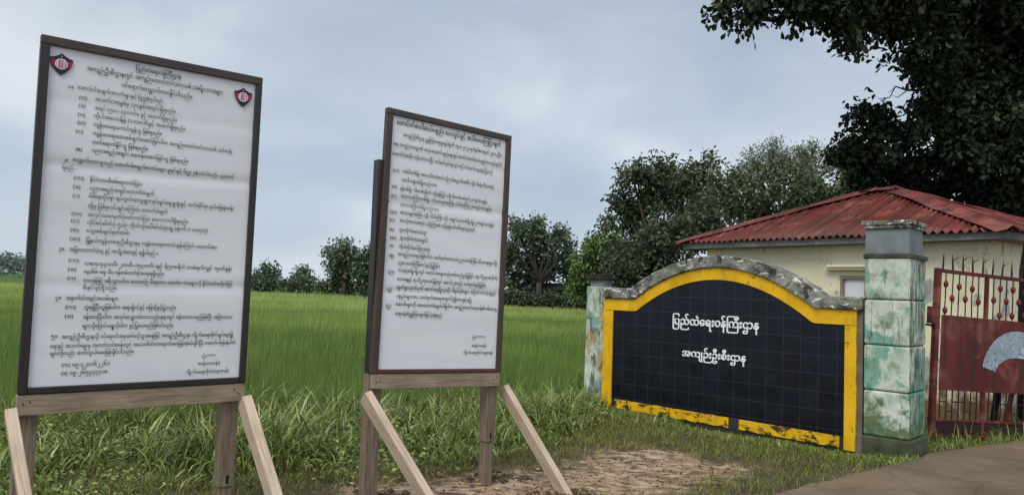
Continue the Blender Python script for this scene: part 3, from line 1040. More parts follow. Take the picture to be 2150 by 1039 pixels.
def notice_board(par, label, frame_mats, texts, crests, posts, braces, insets, rail, group):
    x, y, z, yaw, lean, W, H, roll = par
    a = Vector((math.cos(yaw), math.sin(yaw), 0))
    n = Vector((math.sin(yaw), -math.cos(yaw), 0))
    up = Vector((0, 0, 1)) * math.cos(lean) - n * math.sin(lean)
    a2 = a * math.cos(roll) + up * math.sin(roll)
    u2 = -a * math.sin(roll) + up * math.cos(roll)
    F = Fr((x, y, z), a2, a2.cross(u2), u2)
    if F.n.dot(n) < 0:
        F.n = -F.n
    G = Fr((x, y, 0), a, n)
    root = thing('notice_board', (x, y, 0), label, 'notice board', group)
    l, r_, b, t = insets
    fr_ = [('top', l * 0 , W, H - t, H, 0), ('left', 0, l, 0, H - t - 0.001, 1), ('right', W - r_, W, 0, H - t - 0.001, 1), ('bottom', l + 0.001, W - r_ - 0.001, 0, b, 2)]
    for _, u0, u1, w0, w1, mi in fr_:
        m_ = MB()
        m_.box(F, u0, u1, -0.05, 0.0, w0, w1)
        m_.build('frame_member', frame_mats[mi], root, 0.005)
    m_ = MB()
    m_.box(F, l - 0.01, W - r_ + 0.01, -0.045, -0.034, b - 0.01, H - t + 0.01)
    m_.build('backing_board', 'old_wood', root)
    # the printed sheet sags a little: a fine grid with shallow creases
    m_ = MB()
    nu, nw = 14, 110
    g = {}
    for i in range(nu + 1):
        for j in range(nw + 1):
            u = l + (W - l - r_) * i / nu
            w = b + (H - b - t) * j / nw
            dz = 0.006 * mnoise.noise(Vector((u * 0.7, w * 2.6, par[0] * 3)))
            for fw, fd in ((1.27, 0.007), (0.61, 0.006), (1.62, 0.003)):          # folds left from rolling the sheet
                q_ = (w - fw - 0.02 * math.sin(u * 2.2 + par[0])) / 0.032
                dz -= fd * math.exp(-q_ * q_)
            g[i, j] = (F.p(u, -0.0215 + dz, w), (u, w))
    for i in range(nu):
        for j in range(nw):
            q = [g[i, j], g[i + 1, j], g[i + 1, j + 1], g[i, j + 1]]
            m_.quad([k[0] for k in q], [k[1] for k in q])
    sheet = m_.build('printed_sheet', 'vinyl', root, smooth=True)
    head, body, sig, em_h, em_b, em_s = texts
    lettering('heading', head, F, -0.0150, 'ink', sheet, em_h, 0.022)
    lettering('body_text', body + [q + (em_s,) for q in sig], F, -0.0150, 'ink', sheet, em_b, 0.014)
    for uc, wc in crests:
        crest(F, uc, wc, -0.0150, sheet)
    # lower rail
    m_ = MB()
    u0, u1, h0, th = rail
    m_.box(F, u0, u1, -0.052, -0.006, -h0, -0.003)
    m_.build('crossbar', 'old_wood', root, 0.004)
    for un in (u0 + 0.03, u0 + 0.06, u1 - 0.035, u1 - 0.065):
        wn = -h0 * random.uniform(0.3, 0.75)
        m_ = MB()
        m_.tube([F.p(un, -0.008, wn), F.p(un, -0.003, wn)], [0.005, 0.0045], 8)
        m_.build('nail_head', 'gate_dark', root)
    for (u0, u1, d, top, notch) in posts:
        m_ = MB()
        v1 = -0.058
        if notch:
            m_.box(G, u0, u1, v1 - d, v1, notch, top)
            m_.box(G, u0 + 0.012, u1 - 0.008, v1 - d, v1 - 0.012, -0.25, notch - 0.001)
        else:
            m_.box(G, u0, u1, v1 - d, v1, -0.25, z - 0.01)
            up_ = MB()
            up_.box(G, u0 + 0.004, u1, v1 - d + 0.004, v1, z - 0.009, top)
            up_.build('painted_stile', 'frame_black', root, 0.004)
        m_.build('post', 'post_wood', root, 0.004)
        if notch:
            m_ = MB()
            um = (u0 + u1) / 2
            m_.box(G, um - 0.002, um + 0.014, v1 - 0.01, v1 + 0.0015, notch + 0.02, notch + 0.07)
            m_.build('mortise_slot', 'dark', root)
    for top, foot, side, w, h in braces:
        m_ = MB()
        m_.beam(top, foot, side, w, h)
        m_.build('brace', 'new_wood', root, 0.004)
    return root, F, G


b1p = (-2.614, 4.113, 0.946, 0.676, -0.025, 1.224, 1.95, 0.005)
b2p = (-0.969, 5.494, 0.966, 0.673, 0.023, 1.173, 1.95, -0.031)
GRP = 'notice boards on timber posts'
notice_board(b1p, 'taller looking white notice board with two red and navy shield crests, nearest the left edge', ['frame_brown', 'frame_black', 'frame_black'],
             (T1, B1T, S1, 0.033, 0.0295, 0.026), [(0.104, 1.806), (1.108, 1.804)],
             [(0.01, 0.11, 0.10, 2.32, 0), (1.105, 1.205, 0.10, 2.0, 0.30)],
             [((-2.56, 3.985, 0.875), (-2.0, 3.5, -0.05), (1, 0.6, 0), 0.055, 0.10), ((-1.645, 4.84, 0.845), (-1.1, 4.30, -0.05), (1, 0.6, 0), 0.06, 0.13)],
             (0.046, 0.040, 0.036, 0.049), (0.0, 1.222, 0.115, 0.045), GRP)
notice_board(b2p, 'white notice board without crests, with reddish bottom frame, nearest the black sign wall', ['frame_brown', 'frame_brown', 'frame_red'],
             (T2, B2T, S2, 0.048, 0.035, 0.032), [],
             [(0.005, 0.115, 0.082, 2.52, 0), (1.075, 1.175, 0.09, 1.5, 0.37)],
             [((-0.985, 5.36, 0.83), (-0.31, 5.03, -0.05), (1, 0.6, 0), 0.055, 0.12), ((-0.035, 6.36, 0.79), (0.52, 6.07, -0.04), (1, 0.6, 0), 0.055, 0.11)],
             (0.050, 0.048, 0.030, 0.046), (0.012, 1.165, 0.11, 0.045), GRP)

# ------------------------------------------------------------------ tiled sign wall
FW = Fr(WL, WA, WN)
sign = thing('sign_wall', (WL + WA * 1.7), 'low arched masonry sign wall with black tiles, yellow border and white raised lettering', 'sign wall')


def arch(c, k, peak, flat_l, flat_r):
    return lambda u: max(peak - k * (u - c) ** 2, flat_l if u < c else flat_r)


top_f = arch(1.72, 0.262, 2.115, 1.675, 1.655)
bot_f = arch(1.71, 0.295, 1.968, 1.53, 1.512)
inn_f = arch(1.70, 0.315, 1.812, 1.365, 1.338)


def samples(u0, u1, f):
    s = set(np.linspace(u0, u1, 60).round(4).tolist()) | {u0, u1}
    us = sorted(s)
    return [(u, f(u)) for u in us]


us = np.linspace(-0.03, 3.47, 70)
mb = MB()
mb.band(FW, [(u, bot_f(u) + 0.01) for u in us], [(u, -0.15) for u in us], -0.2, 0.0)
mb.build('wall_body', 'wall_side', sign)
us = np.linspace(-0.045, 3.475, 90)
mb = MB()
mb.band(FW, [(u, top_f(u) + 0.012 * mnoise.noise(Vector((u * 7, 0, 1)))) for u in us], [(u, bot_f(u) + 0.006 * mnoise.noise(Vector((u * 9, 2, 1)))) for u in us], -0.24, 0.065)
mb.build('coping', 'coping', sign, 0.012)
us = np.linspace(-0.028, 3.41, 90)
mb = MB()
mb.band(FW, [(u, bot_f(u) - 0.003) for u in us], [(u, inn_f(u)) for u in us], 0.0005, 0.03)
mb.build('yellow_border', 'yellow', sign, 0.004)
for u0, u1, wb in ((-0.028, 0.133, 0.03), (3.285, 3.41, -0.03)):
    mb = MB()
    ws = np.linspace(wb, 1.36 if u0 < 1 else 1.334, 24)
    jag = lambda w, s: 0.012 * mnoise.noise(Vector((w * 9, s, 3)))
    F2 = Fr(WL, Vector((0, 0, 1)), WN, WA)
    out, inn = (u0, u1) if u0 < 1 else (u1, u0)
    pts = [(w, out + jag(w, out)) for w in ws], [(w, inn) for w in ws]
    mb.band(F2, pts[0], pts[1], 0.0005, 0.03)
    mb.build('yellow_border', 'yellow', sign)
bev = lambda u: 0.157 - 0.012 * u
mb = MB()
us = np.linspace(0.1335, 3.2845, 90)
mb.band(FW, [(u, inn_f(u) - 0.002) for u in us], [(u, bev(u)) for u in us], 0.0005, 0.012)
mb.build('tile_panel', 'tiles', sign)
for u0, u1 in ((0.195, 0.387), (0.403, 0.783), (0.797, 1.055), (1.066, 1.90), (2.04, 3.235)):
    mb = MB()
    us = np.linspace(u0, u1, 20)
    mb.band(FW, [(u, bev(u) - 0.01 + 0.006 * mnoise.noise(Vector((u * 11, 5, 0)))) for u in us], [(u, 0.026 - 0.013 * u + 0.012 * mnoise.noise(Vector((u * 8, 9, 0)))) for u in us], 0.0005, 0.026)
    mb.build('yellow_block', 'yellow_dirty', sign, 0.004)
mb = MB()
us = np.linspace(0.134, 3.284, 60)
mb.band(FW, [(u, bev(u) - 0.002) for u in us], [(u, -0.12) for u in us], 0.0003, 0.010)
mb.build('plinth', 'dark_concrete', sign)
lettering('raised_lettering', [(1.088, 2.276, 1.262, 'ပြည်ထဲရေးဝန်ကြီးဌာန')], FW, 0.019, 'white_paint', sign, 0.140, 0.020, 0.06)
lettering('raised_lettering', [(1.236, 2.115, 0.857, 'အကျဉ်းဦးစီးဌာန')], FW, 0.019, 'white_paint', sign, 0.124, 0.020, 0.06)

# ------------------------------------------------------------------ pillars
def chunky(mb, F, u0, u1, v0, v1, w0, w1, k=6):
    """box with a slightly uneven surface"""
    mb.box(F, u0, u1, v0, v1, w0, w1)


pil = thing('gate_pillar', FW.p(3.72, -0.2, 0), 'stout square gate pillar of four mossy pale green blocks with a flat cap', 'pillar')
PU0, PU1, PV0, PV1 = 3.49, 3.955, -0.53, 0.035
for k in range(4):
    mb = MB()
    mb.box(FW, PU0, PU1, PV0, PV1, 0.17 + 0.4875 * k + 0.004, 0.17 + 0.4875 * (k + 1) - 0.004)
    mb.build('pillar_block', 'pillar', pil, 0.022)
mb = MB()
mb.box(FW, PU0 + 0.02, PU1 - 0.02, PV0 + 0.02, PV1 - 0.02, 0.1, 2.08)
mb.build('pillar_core', 'dark_concrete', pil)
mb = MB()
mb.box(FW, PU0 - 0.01, PU1 + 0.02, PV0 - 0.02, PV1 + 0.01, -0.15, 0.168)
mb.build('pillar_base', 'mossy', pil, 0.02)
mb = MB()
mb.box(FW, PU0 - 0.012, PU1 + 0.02, PV0 - 0.02, PV1 + 0.012, 2.075, 2.125)
mb.build('pillar_collar', 'mossy', pil, 0.01)
mb = MB()
mb.box(FW, PU0 + 0.0, PU1 - 0.02, PV0 + 0.05, PV1 - 0.02, 2.126, 2.40)
mb.build('pillar_neck', 'concrete', pil, 0.006)
mb = MB()
mb.box(FW, PU0 - 0.015, PU1 + 0.0, PV0 + 0.02, PV1 + 0.01, 2.401, 2.435)
mb.box(FW, PU0 - 0.03, PU1 + 0.012, PV0 + 0.0, PV1 + 0.025, 2.436, 2.485)
mb.build('pillar_cap', 'coping', pil, 0.01)

sp_c = Vector((1.315, 11.15, 0))
FS = Fr(sp_c, WA, WN)
spil = thing('boundary_pillar', sp_c, 'slim peeling white and ochre boundary pillar with dark cap at the left end of the sign wall', 'pillar')
mb = MB()
mb.box(FS, -0.155, 0.17, -0.13, 0.13, -0.15, 1.69)
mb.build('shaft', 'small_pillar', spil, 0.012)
mb = MB()
mb.box(FS, -0.11, 0.13, -0.1, 0.1, 1.691, 1.79)
mb.build('neck', 'concrete', spil, 0.006)
mb = MB()
mb.box(FS, -0.165, 0.18, -0.15, 0.15, 1.791, 1.83)
mb.box(FS, -0.13, 0.145, -0.12, 0.12, 1.831, 1.875)
mb.build('cap', 'dark_concrete', spil, 0.008)

# ------------------------------------------------------------------ gate
sag = -0.051
ga = Vector((0.949, 0.316, 0)).normalized()
gn = Vector((0.316, -0.949, 0)).normalized()
ga2 = ga * math.cos(sag) + Vector((0, 0, 1)) * math.sin(sag)
gu2 = -ga * math.sin(sag) + Vector((0, 0, 1)) * math.cos(sag)
FG = Fr((4.965, 9.0, 0.075), ga2, gn, gu2)
gate = thing('metal_gate', (4.965, 9.0, 0), 'dark red metal gate leaf with barbed spikes, beaded bars and grey arch panel', 'gate')
GW, GH = 2.3, 1.95
tube_r = 0.02
mb = MB()
mb.box(FG, -0.03, 0.035, -0.03, 0.03, -0.02, GH + 0.01)
mb.box(FG, 0.76, 0.80, -0.02, 0.02, 0.0, GH - 0.04)
mb.box(FG, 1.53, 1.57, -0.02, 0.02, 0.0, GH - 0.04)
mb.box(FG, GW - 0.04, GW, -0.02, 0.02, 0.0, GH - 0.04)
mb.build('stile', 'gate_red', gate, 0.004)
for w0, w1 in ((GH - 0.038, GH + 0.005), (-0.012, 0.022), (0.165, 0.195)):
    mb = MB()
    mb.box(FG, 0.036, GW, -0.022, 0.024, w0, w1)
    mb.build('rail', 'gate_red', gate, 0.004)
mb = MB()
mb.box(FG, 0.045, GW - 0.045, -0.002, 0.012, 0.023, 0.163)
mb.build('kick_plate', 'gate_dark', gate)
mb = MB()
mb.box(FG, 0.06, GW - 0.02, 0.021, 0.032, 0.535, 1.415)
mb.build('sheet_panel', 'gate_red', gate, 0.003)
ac, aw = 1.285, 0.765
mb = MB()
outer = [(ac + 0.57 * math.cos(t), aw + 0.53 * math.sin(t)) for t in np.linspace(math.radians(172), math.radians(8), 40)]
inner = [(ac + 0.355 * math.cos(t), aw + 0.005 + 0.20 * math.sin(t)) for t in np.linspace(math.radians(176), math.radians(4), 40)]
mb.band(FG, outer, inner, 0.0325, 0.037)
mb.build('arch_panel', 'arch_grey', gate)
k = 0
beads = {0: (0.25, 0.84), 1: (0.56,), 2: (0.28,), 3: (0.55,), 4: (0.30,), 5: (0.58,)}
beads2 = {0: (0.5,), 1: (0.22, 0.84), 2: (0.5,), 3: (0.22, 0.82), 4: (0.5,), 5: (0.25, 0.8)}
for bay, (ub, bd) in enumerate(((0.035, beads), (0.80, beads2), (1.57, beads))):
    for i in range(6):
        u = ub + 0.104 * (i + 0.95) + (0.0 if bay else 0.0)
        mb = MB()
        j = lambda: random.uniform(-0.006, 0.006)
        mb.tube([FG.p(u + j(), 0, 1.40), FG.p(u + j(), 0, 1.66), FG.p(u + j(), 0, GH - 0.03)], [0.0078] * 3, 6)
        bar = mb.build('bar', 'gate_dark', gate)
        for f_ in bd[i]:
            wc = 1.915 - 0.53 * f_
            mb = MB()
            mb.tube([FG.p(u, 0, wc + s_ * 0.048) for s_ in (-1, -0.55, 0, 0.55, 1)], [0.005, 0.022, 0.03, 0.022, 0.005], 8)
            mb.build('bead', 'bead', bar, smooth=True)
    n_low = 7
    for i in range(n_low):
        u = ub + 0.095 * (i + 0.85)
        mb = MB()
        mb.tube([FG.p(u, 0, 0.19), FG.p(u + random.uniform(-.006, .006), 0, 0.42), FG.p(u, 0, 0.56)], [0.0085] * 3, 6)
        mb.build('bar', 'gate_dark', gate)
    for i in range(n_low - 1):
        u = ub + 0.095 * (i + 0.85)
        hz = 0.40 if i % 3 != 1 else 0.29
        mb = MB()
        mb.box(FG, u + 0.009, u + 0.086, -0.006, 0.006, hz - 0.007, hz + 0.007)
        mb.build('short_tie', 'gate_dark', gate)
for i in range(14):
    u = 0.075 + 0.158 * i
    mb = MB()
    lean = random.uniform(-0.02, 0.02)
    mb.tube([FG.p(u, 0, GH), FG.p(u + lean * .5, 0, GH + 0.1), FG.p(u + lean, 0, GH + 0.205)], [0.013, 0.011, 0.002], 6)
    if i not in (0, 5, 7):
        w = random.uniform(0.11, 0.14)
        mb.tube([FG.p(u + lean * .5, 0, GH + w), FG.p(u + 0.035, 0.01, GH + w + 0.03), FG.p(u + 0.085, 0.02, GH + w + 0.05)], [0.008, 0.005, 0.0015], 5)
    if i in (0, 1):
        mb.tube([FG.p(u + lean * .5, 0, GH + 0.13), FG.p(u - 0.022, 0.01, GH + 0.165)], [0.006, 0.0015], 5)
    mb.build('spike', 'gate_dark', gate)
mb = MB()
mb.box(FG, -0.115, 0.0, -0.025, 0.036, 1.30, 1.50)
mb.build('hinge_plate', 'gate_red', gate, 0.004)
mb = MB()
mb.box(FG, -0.20, 0.02, -0.06, -0.032, 1.27, 1.295)
mb.build('hinge_arm', 'gate_dark', gate)
mb = MB()
mb.beam(FG.p(1.18, -0.05, 0.0), FG.p(1.62, -0.05, GH - 0.3), gn, 0.03, 0.055)
mb.build('diagonal_strut', 'gate_red', gate)

# dark stake leaning behind the gate, dark post by its far end
p0, p1 = P(2080, 938, 9.6), P(2096, 812, 9.62)
p0.z = -0.08
mb = MB()
mb.beam(p0, p1 + Vector((0.03, 0, 0.25)), (1, 0, 0), 0.06, 0.06)
tag(mb.build('leaning_stake', 'dark', None, 0.005), 'thin dark stake leaning behind the lower bars of the red gate', 'stake')

# ------------------------------------------------------------------ guard house
HC = Vector((6.88, 10.9, 0))
HA = Vector((-0.566, 0.824, 0))
HN = Vector((-0.824, -0.566, 0))
FH = Fr(HC, HA, HN)
house = thing('guard_house', FH.p(2.6, -1.8, 0), 'small cream guard house with a rusty red corrugated hipped roof', 'guard house')
HL, HD, HZ = 5.23, 3.72, 2.545
wu0, wu1, ww0, ww1 = 1.45, 2.35, 1.0, 2.03
mb = MB()
mb.box(FH, 0, wu0, -0.2, 0, -0.1, HZ)
mb.box(FH, wu1, HL, -0.2, 0, -0.1, HZ)
mb.box(FH, wu0, wu1, -0.2, 0, -0.1, ww0)
mb.box(FH, wu0, wu1, -0.2, 0, ww1, HZ)
mb.box(FH, 0, 0.2, -HD, -0.2, -0.1, HZ)
mb.box(FH, HL - 0.2, HL, -HD, -0.2, -0.1, HZ)
mb.box(FH, 0.2, HL - 0.2, -HD, -HD + 0.2, -0.1, HZ)
mb.build('wall', 'cream', house, recalc=True)
mb = MB()
mb.box(FH, -0.012, 0.185, 0.001, 0.02, -0.1, HZ - 0.002)
mb.build('corner_pilaster', 'cream', house, 0.004)
mb = MB()
mb.box(FH, 0.187, HL + 0.01, 0.001, 0.018, 2.415, HZ - 0.002)
mb.build('cornice_band', 'cream', house, 0.004)
mb = MB()
mb.box(FH, 1.2, 2.52, 0.001, 0.16, 2.165, 2.205)
mb.box(FH, 1.25, 2.58, 0.001, 0.12, 2.12, 2.164)
mb.build('window_hood', 'cream', house, 0.004)
mb = MB()
for q in ((wu0, wu1, ww1 - 0.055, ww1), (wu0, wu1, ww0, ww0 + 0.05), (wu0, wu0 + 0.05, ww0 + 0.051, ww1 - 0.056), (wu1 - 0.055, wu1, ww0 + 0.051, ww1 - 0.056), (1.875, 1.92, ww0 + 0.051, ww1 - 0.056)):
    mb.box(FH, q[0], q[1], -0.1, 0.012, q[2], q[3])
win = mb.build('window', 'old_wood', house)
mb = MB()
mb.box(FH, wu0 + 0.05, wu1 - 0.055, -0.06, -0.045, ww0 + 0.05, ww1 - 0.055)
mb.build('pane', 'pane', win)
OV = 0.35
e0, e1, f0, f1 = -OV, HL + OV, -HD - OV, OV
mb = MB()
mb.box(FH, e0 + 0.03, e1 - 0.03, f0 + 0.03, f1 - 0.03, HZ, HZ + 0.025)
mb.build('soffit', 'fascia', house)
for q in ((e0, e1, f1 - 0.03, f1), (e0, e1, f0, f0 + 0.03), (e0, e0 + 0.03, f0 + 0.031, f1 - 0.031), (e1 - 0.03, e1, f0 + 0.031, f1 - 0.031)):
    mb = MB()
    mb.box(FH, q[0], q[1], q[2], q[3], HZ - 0.01, HZ + 0.098)
    mb.build('fascia_board', 'fascia', house, 0.004)
# roof: four corrugated slopes meeting at hips and a short ridge
RZ0, RZ1 = HZ + 0.115, 3.70
rm, rh = (f0 + f1) / 2, 0.25
um = (e0 + e1) / 2 + 0.05
rid = [(um - rh, rm), (um + rh, rm)]
OE = 0.06
c00, c10, c11, c01 = (e0 - OE, f1 + OE), (e1 + OE, f1 + OE), (e1 + OE, f0 - OE), (e0 - OE, f0 - OE)


def slope(pa, pb, qa, qb, period=0.128):
    """corrugated face from eave pa-pb up to qa-qb (plan points)"""
    mb = MB()
    L = math.hypot(pb[0] - pa[0], pb[1] - pa[1])
    dx, dy = (pb[0] - pa[0]) / L, (pb[1] - pa[1]) / L
    along = lambda q: (q[0] - pa[0]) * dx + (q[1] - pa[1]) * dy
    across = lambda q: abs(-(q[0] - pa[0]) * dy + (q[1] - pa[1]) * dx)
    sgn = 1 if (-(qa[0] - pa[0]) * dy + (qa[1] - pa[1]) * dx) > 0 else -1
    D = across(qa)
    sa, sb = along(qa), along(qb)
    n = int(L / period * 8)
    prev = None
    for i in range(n + 1):
        s = L * i / n
        top = D
        if s < sa:
            top = D * s / sa
        elif s > sb:
            top = D * (L - s) / (L - sb)
        cz = 0.026 * math.cos(2 * math.pi * s / period) + 0.006 * mnoise.noise(Vector((s * 1.3, pa[0], 2)))
        if int(s / 0.8) % 2:
            cz += 0.006
        pt = lambda d: FH.p(pa[0] + dx * s - sgn * dy * d, pa[1] + dy * s + sgn * dx * d, RZ0 + (RZ1 - RZ0) * d / D + cz)
        low = -0.02 + 0.012 * mnoise.noise(Vector((s * 2.2, pa[1], 7)))
        col_ = [(pt(low + (top - low) * t), (s, t)) for t in (0, 0.33, 0.66, 1.0)]
        if prev:
            for a_, b_ in zip(range(3), range(1, 4)):
                q = [prev[a_], col_[a_], col_[b_], prev[b_]]
                mb.quad([z[0] for z in q], [z[1] for z in q])
        prev = col_
    return mb


roof = None
for args in ((c00, c10, rid[0], rid[1]), (c11, c01, rid[1], rid[0]), (c01, c00, rid[0], rid[0]), (c10, c11, rid[1], rid[1])):
    o = slope(*args).build('roof_slope', 'roof', house, smooth=True)
    roof = roof or o
    so = o.modifiers.new('thickness', 'SOLIDIFY')
    so.thickness = 0.004
for pa, pb, z0, z1 in ((c00, rid[0], RZ0, RZ1), (c10, rid[1], RZ0, RZ1), (c11, rid[1], RZ0, RZ1), (c01, rid[0], RZ0, RZ1), (rid[0], rid[1], RZ1, RZ1)):
    a3, b3 = FH.p(pa[0], pa[1], z0 + 0.02), FH.p(pb[0], pb[1], z1 + 0.02)
    ax = (b3 - a3).normalized()
    sd = ax.cross(Vector((0, 0, 1))).normalized()
    upv = sd.cross(ax)
    mb = MB()
    n = 16
    rows = []
    for i in range(n + 1):
        t = -0.015 + 1.03 * i / n
        c = a3.lerp(b3, t)
        wv = lambda s_: 0.03 * mnoise.noise(Vector((t * 9, s_, z0 + pa[0])))
        rows.append([c + sd * 0.22 - upv * (0.045 + wv(1)), c + sd * 0.08 - upv * (0.012 + wv(2)), c + upv * (0.035 + wv(3)), c - sd * 0.08 - upv * (0.012 + wv(4)), c - sd * 0.22 - upv * (0.045 + wv(5))])
    for i in range(n):
        for j in range(4):
            mb.quad([rows[i][j], rows[i + 1][j], rows[i + 1][j + 1], rows[i][j + 1]], [(i / n, j / 4)] * 4)
    o = mb.build('ridge_cap', 'ridge', house, smooth=True)
    so = o.modifiers.new('thickness', 'SOLIDIFY')
    so.thickness = 0.004


# ------------------------------------------------------------------ foliage
def leaf_cloud(name, pos, axis, size, tint, mat, parent=None, width=0.55, fold=0.12):
    """one folded obovate leaf (six corners, two faces) per row"""
    n = len(pos)
    org = np.array(parent_origin(parent)) if parent else np.zeros(3)
    axis = axis / np.linalg.norm(axis, axis=1, keepdims=True)
    rnd = rng.normal(size=(n, 3)) + np.array([0, 0, 1.2])
    side = np.cross(axis, rnd)
    side /= np.linalg.norm(side, axis=1, keepdims=True) + 1e-9
    nor = np.cross(side, axis)
    s = size[:, None]
    prof = [(0, 0, 0), (0.36, 0.30, fold), (0.74, 0.46, fold), (1.0, 0, 0), (0.74, -0.46, fold), (0.36, -0.30, fold)]
    v = np.stack([pos + axis * s * a + side * s * width * b + nor * s * c for a, b, c in prof], 1).reshape(-1, 3) - org
    i = np.arange(n)[:, None] * 6
    f = np.concatenate([i + np.array([0, 1, 2, 3]), i + np.array([0, 3, 4, 5])], 0)
    return np_mesh(name, v, f, mat, parent, {'tint': np.repeat(tint, 6)})


def split_blobs(blobs, k, f, flat=1.0):
    """every leaf mass becomes k smaller clumps round its outside, so the sky shows between them"""
    out = []
    for b in blobs:
        for _ in range(k):
            d = rng.normal(size=3)
            d /= np.linalg.norm(d)
            rr = b[3] * rng.uniform(0.45, 0.95)
            out.append((b[0] + d[0] * rr, b[1] + d[1] * rr, b[2] + d[2] * rr * flat, b[3] * f * rng.uniform(0.7, 1.3)))
    return out


def crown_points(blobs, ncl, bias=0.5, flat=1.0, jit=0.16):
    """cluster centres spread through the blobs, more of them near the outside"""
    r = np.array([b[3] for b in blobs])
    wgt = r ** 2 / (r ** 2).sum()
    which = rng.choice(len(blobs), ncl, p=wgt)
    c = np.array([b[:3] for b in blobs])[which]
    d = rng.normal(size=(ncl, 3))
    d /= np.linalg.norm(d, axis=1, keepdims=True)
    rad = r[which] * (bias + (1 - bias) * rng.random(ncl) ** 0.7) * (1 + jit * rng.normal(size=ncl))
    p = c + d * rad[:, None] * np.array([1, 1, flat])
    return p, d


def tree(name, label, base, blobs, mat, ncl, per, lsize, spread, cat='tree', group=None, trunk_r=0.15, droop=0.3, tint_mu=0.45, width=0.55, bias=0.45, kind=None, flat=1.0, limbs=True, jit=0.16, sub=(10, 0.34)):
    base = Vector(base)
    root = thing(name, base, label, cat, group)
    p, d = crown_points(split_blobs(blobs, *sub), ncl, bias, flat, jit)
    p[:, 2] = np.maximum(p[:, 2], 0.15)
    pos = np.repeat(p, per, 0)
    out = np.repeat(d, per, 0)
    rd = rng.normal(size=pos.shape)
    ax = rd + out * 0.7 + np.array([0, 0, -droop])
    pos = pos + rng.normal(size=pos.shape) * spread
    pos[:, 2] = np.maximum(pos[:, 2], 0.05)
    ct = np.clip(rng.normal(tint_mu, 0.2, ncl), 0, 1)
    tint = np.clip(np.repeat(ct, per) + rng.normal(0, 0.1, len(pos)), 0, 1)
    size = lsize * rng.uniform(0.65, 1.25, len(pos))
    leaf_cloud('crown', pos, ax, size, tint, mat, root, width)
    mb = MB()
    cz = min(b[2] - b[3] * 0.3 for b in blobs)
    ctop = max(b[2] + b[3] for b in blobs)
    fork = Vector((base.x, base.y, max(0.4, cz * 0.7, ctop * 0.28)))
    mb.tube([base - Vector((0, 0, 0.2)), base.lerp(fork, 0.5) + Vector((random.uniform(-.1, .1) * trunk_r * 5, 0, 0)), fork], [trunk_r * 1.2, trunk_r, trunk_r * 0.85], 9)
    if limbs:
        for ib, b in enumerate(blobs):
            c = Vector(b[:3])
            if limbs == 'few':
                # limbs run outward from the trunk, short twigs inside each leaf mass
                for _ in range(4):
                    e = c + Vector([random.gauss(0, 1) for _ in range(3)]).normalized() * b[3] * 0.8
                    mb.tube([c, c.lerp(e, 0.5) + Vector((0, 0, 0.08)), e], [0.03, 0.018, 0.006], 5)
                continue
            if (c - fork).length < 0.3 or c.z < fork.z + 0.12 * ctop:
                continue
            m1 = fork.lerp(c, 0.45) + Vector([random.uniform(-0.15, 0.15) * b[3] for _ in range(3)])
            mb.tube([fork, m1, c], [trunk_r * 0.55, trunk_r * 0.32, trunk_r * 0.12], 7)
            for _ in range(5):
                e = c + Vector([random.gauss(0, 1) for _ in range(3)]).normalized() * b[3] * 0.95
                m2 = c.lerp(e, 0.5) + Vector([random.uniform(-0.1, 0.1) * b[3] for _ in range(3)])
                mb.tube([m1.lerp(c, 0.6), m2, e], [trunk_r * 0.16, trunk_r * 0.1, trunk_r * 0.03], 5)
    if limbs == 'few':
        top = Vector((base.x + 0.3, base.y - 0.2, 8.5))
        mb.tube([fork, fork.lerp(top, 0.5) + Vector((0.25, 0, 0)), top], [trunk_r * 0.85, trunk_r * 0.7, trunk_r * 0.4], 9)
        for tx, ty, tz in ((-1.6, -0.6, 6.2), (-4.0, -1.6, 7.0), (-6.2, -2.4, 7.4), (-2.4, 1.0, 5.0), (1.5, -1.0, 8.0)):
            e = Vector((base.x + tx, base.y + ty, tz))
            s0 = fork.lerp(top, 0.15 + 0.12 * abs(tx) / 2)
            mb.tube([s0, s0.lerp(e, 0.5) + Vector((0, 0, 0.35)), e], [trunk_r * 0.4, trunk_r * 0.24, trunk_r * 0.08], 8)
    mb.build('trunk', 'bark', root, smooth=True)
    return root


def blob(px, py, rpx, Y, k=1.0):
    q = P(px, py, Y)
    return (q.x, q.y, q.z, rpx / FPX * Y * k)


# the big broad-leaved tree that hangs over the guard house
BIG = [(1560, 12, 52, 13.4), (1640, 5, 58, 13.4), (1715, 10, 55, 13.6), (1768, 70, 48, 13.8), (1800, 35, 62, 14.0), (1840, 10, 70, 14.2), (1905, 120, 42, 14.6), (1925, 60, 60, 14.6),
       (1900, 20, 60, 14.4), (1960, 150, 62, 15.0), (2000, 60, 90, 15.2), (2080, 110, 100, 15.4), (2140, 40, 100, 15.0), (2000, 210, 78, 15.6), (2090, 220, 90, 16.0), (1960, 240, 55, 15.4),
       (1830, 262, 45, 15.8), (1795, 310, 40, 16.0), (1850, 320, 60, 16.2), (1930, 320, 70, 16.6), (2020, 320, 85, 16.6), (2110, 340, 95, 16.4), (1810, 375, 48, 16.8), (1870, 400, 60, 17.2),
       (1950, 410, 70, 17.4), (2040, 420, 80, 17.4), (2130, 440, 90, 17.0), (2090, 300, 80, 15.0), (2150, 400, 70, 15.6), (2160, 260, 80, 15.2), (2210, 100, 130, 15.6), (2230, 300, 140, 16.4), (2320, 200, 150, 15.6), (2330, 20, 150, 14.8), (1760, -60, 90, 13.8), (1900, -90, 110, 14.0), (2080, -80, 130, 14.6), (2280, -140, 160, 14.6)]
BIGB = [blob(*b) for b in BIG]
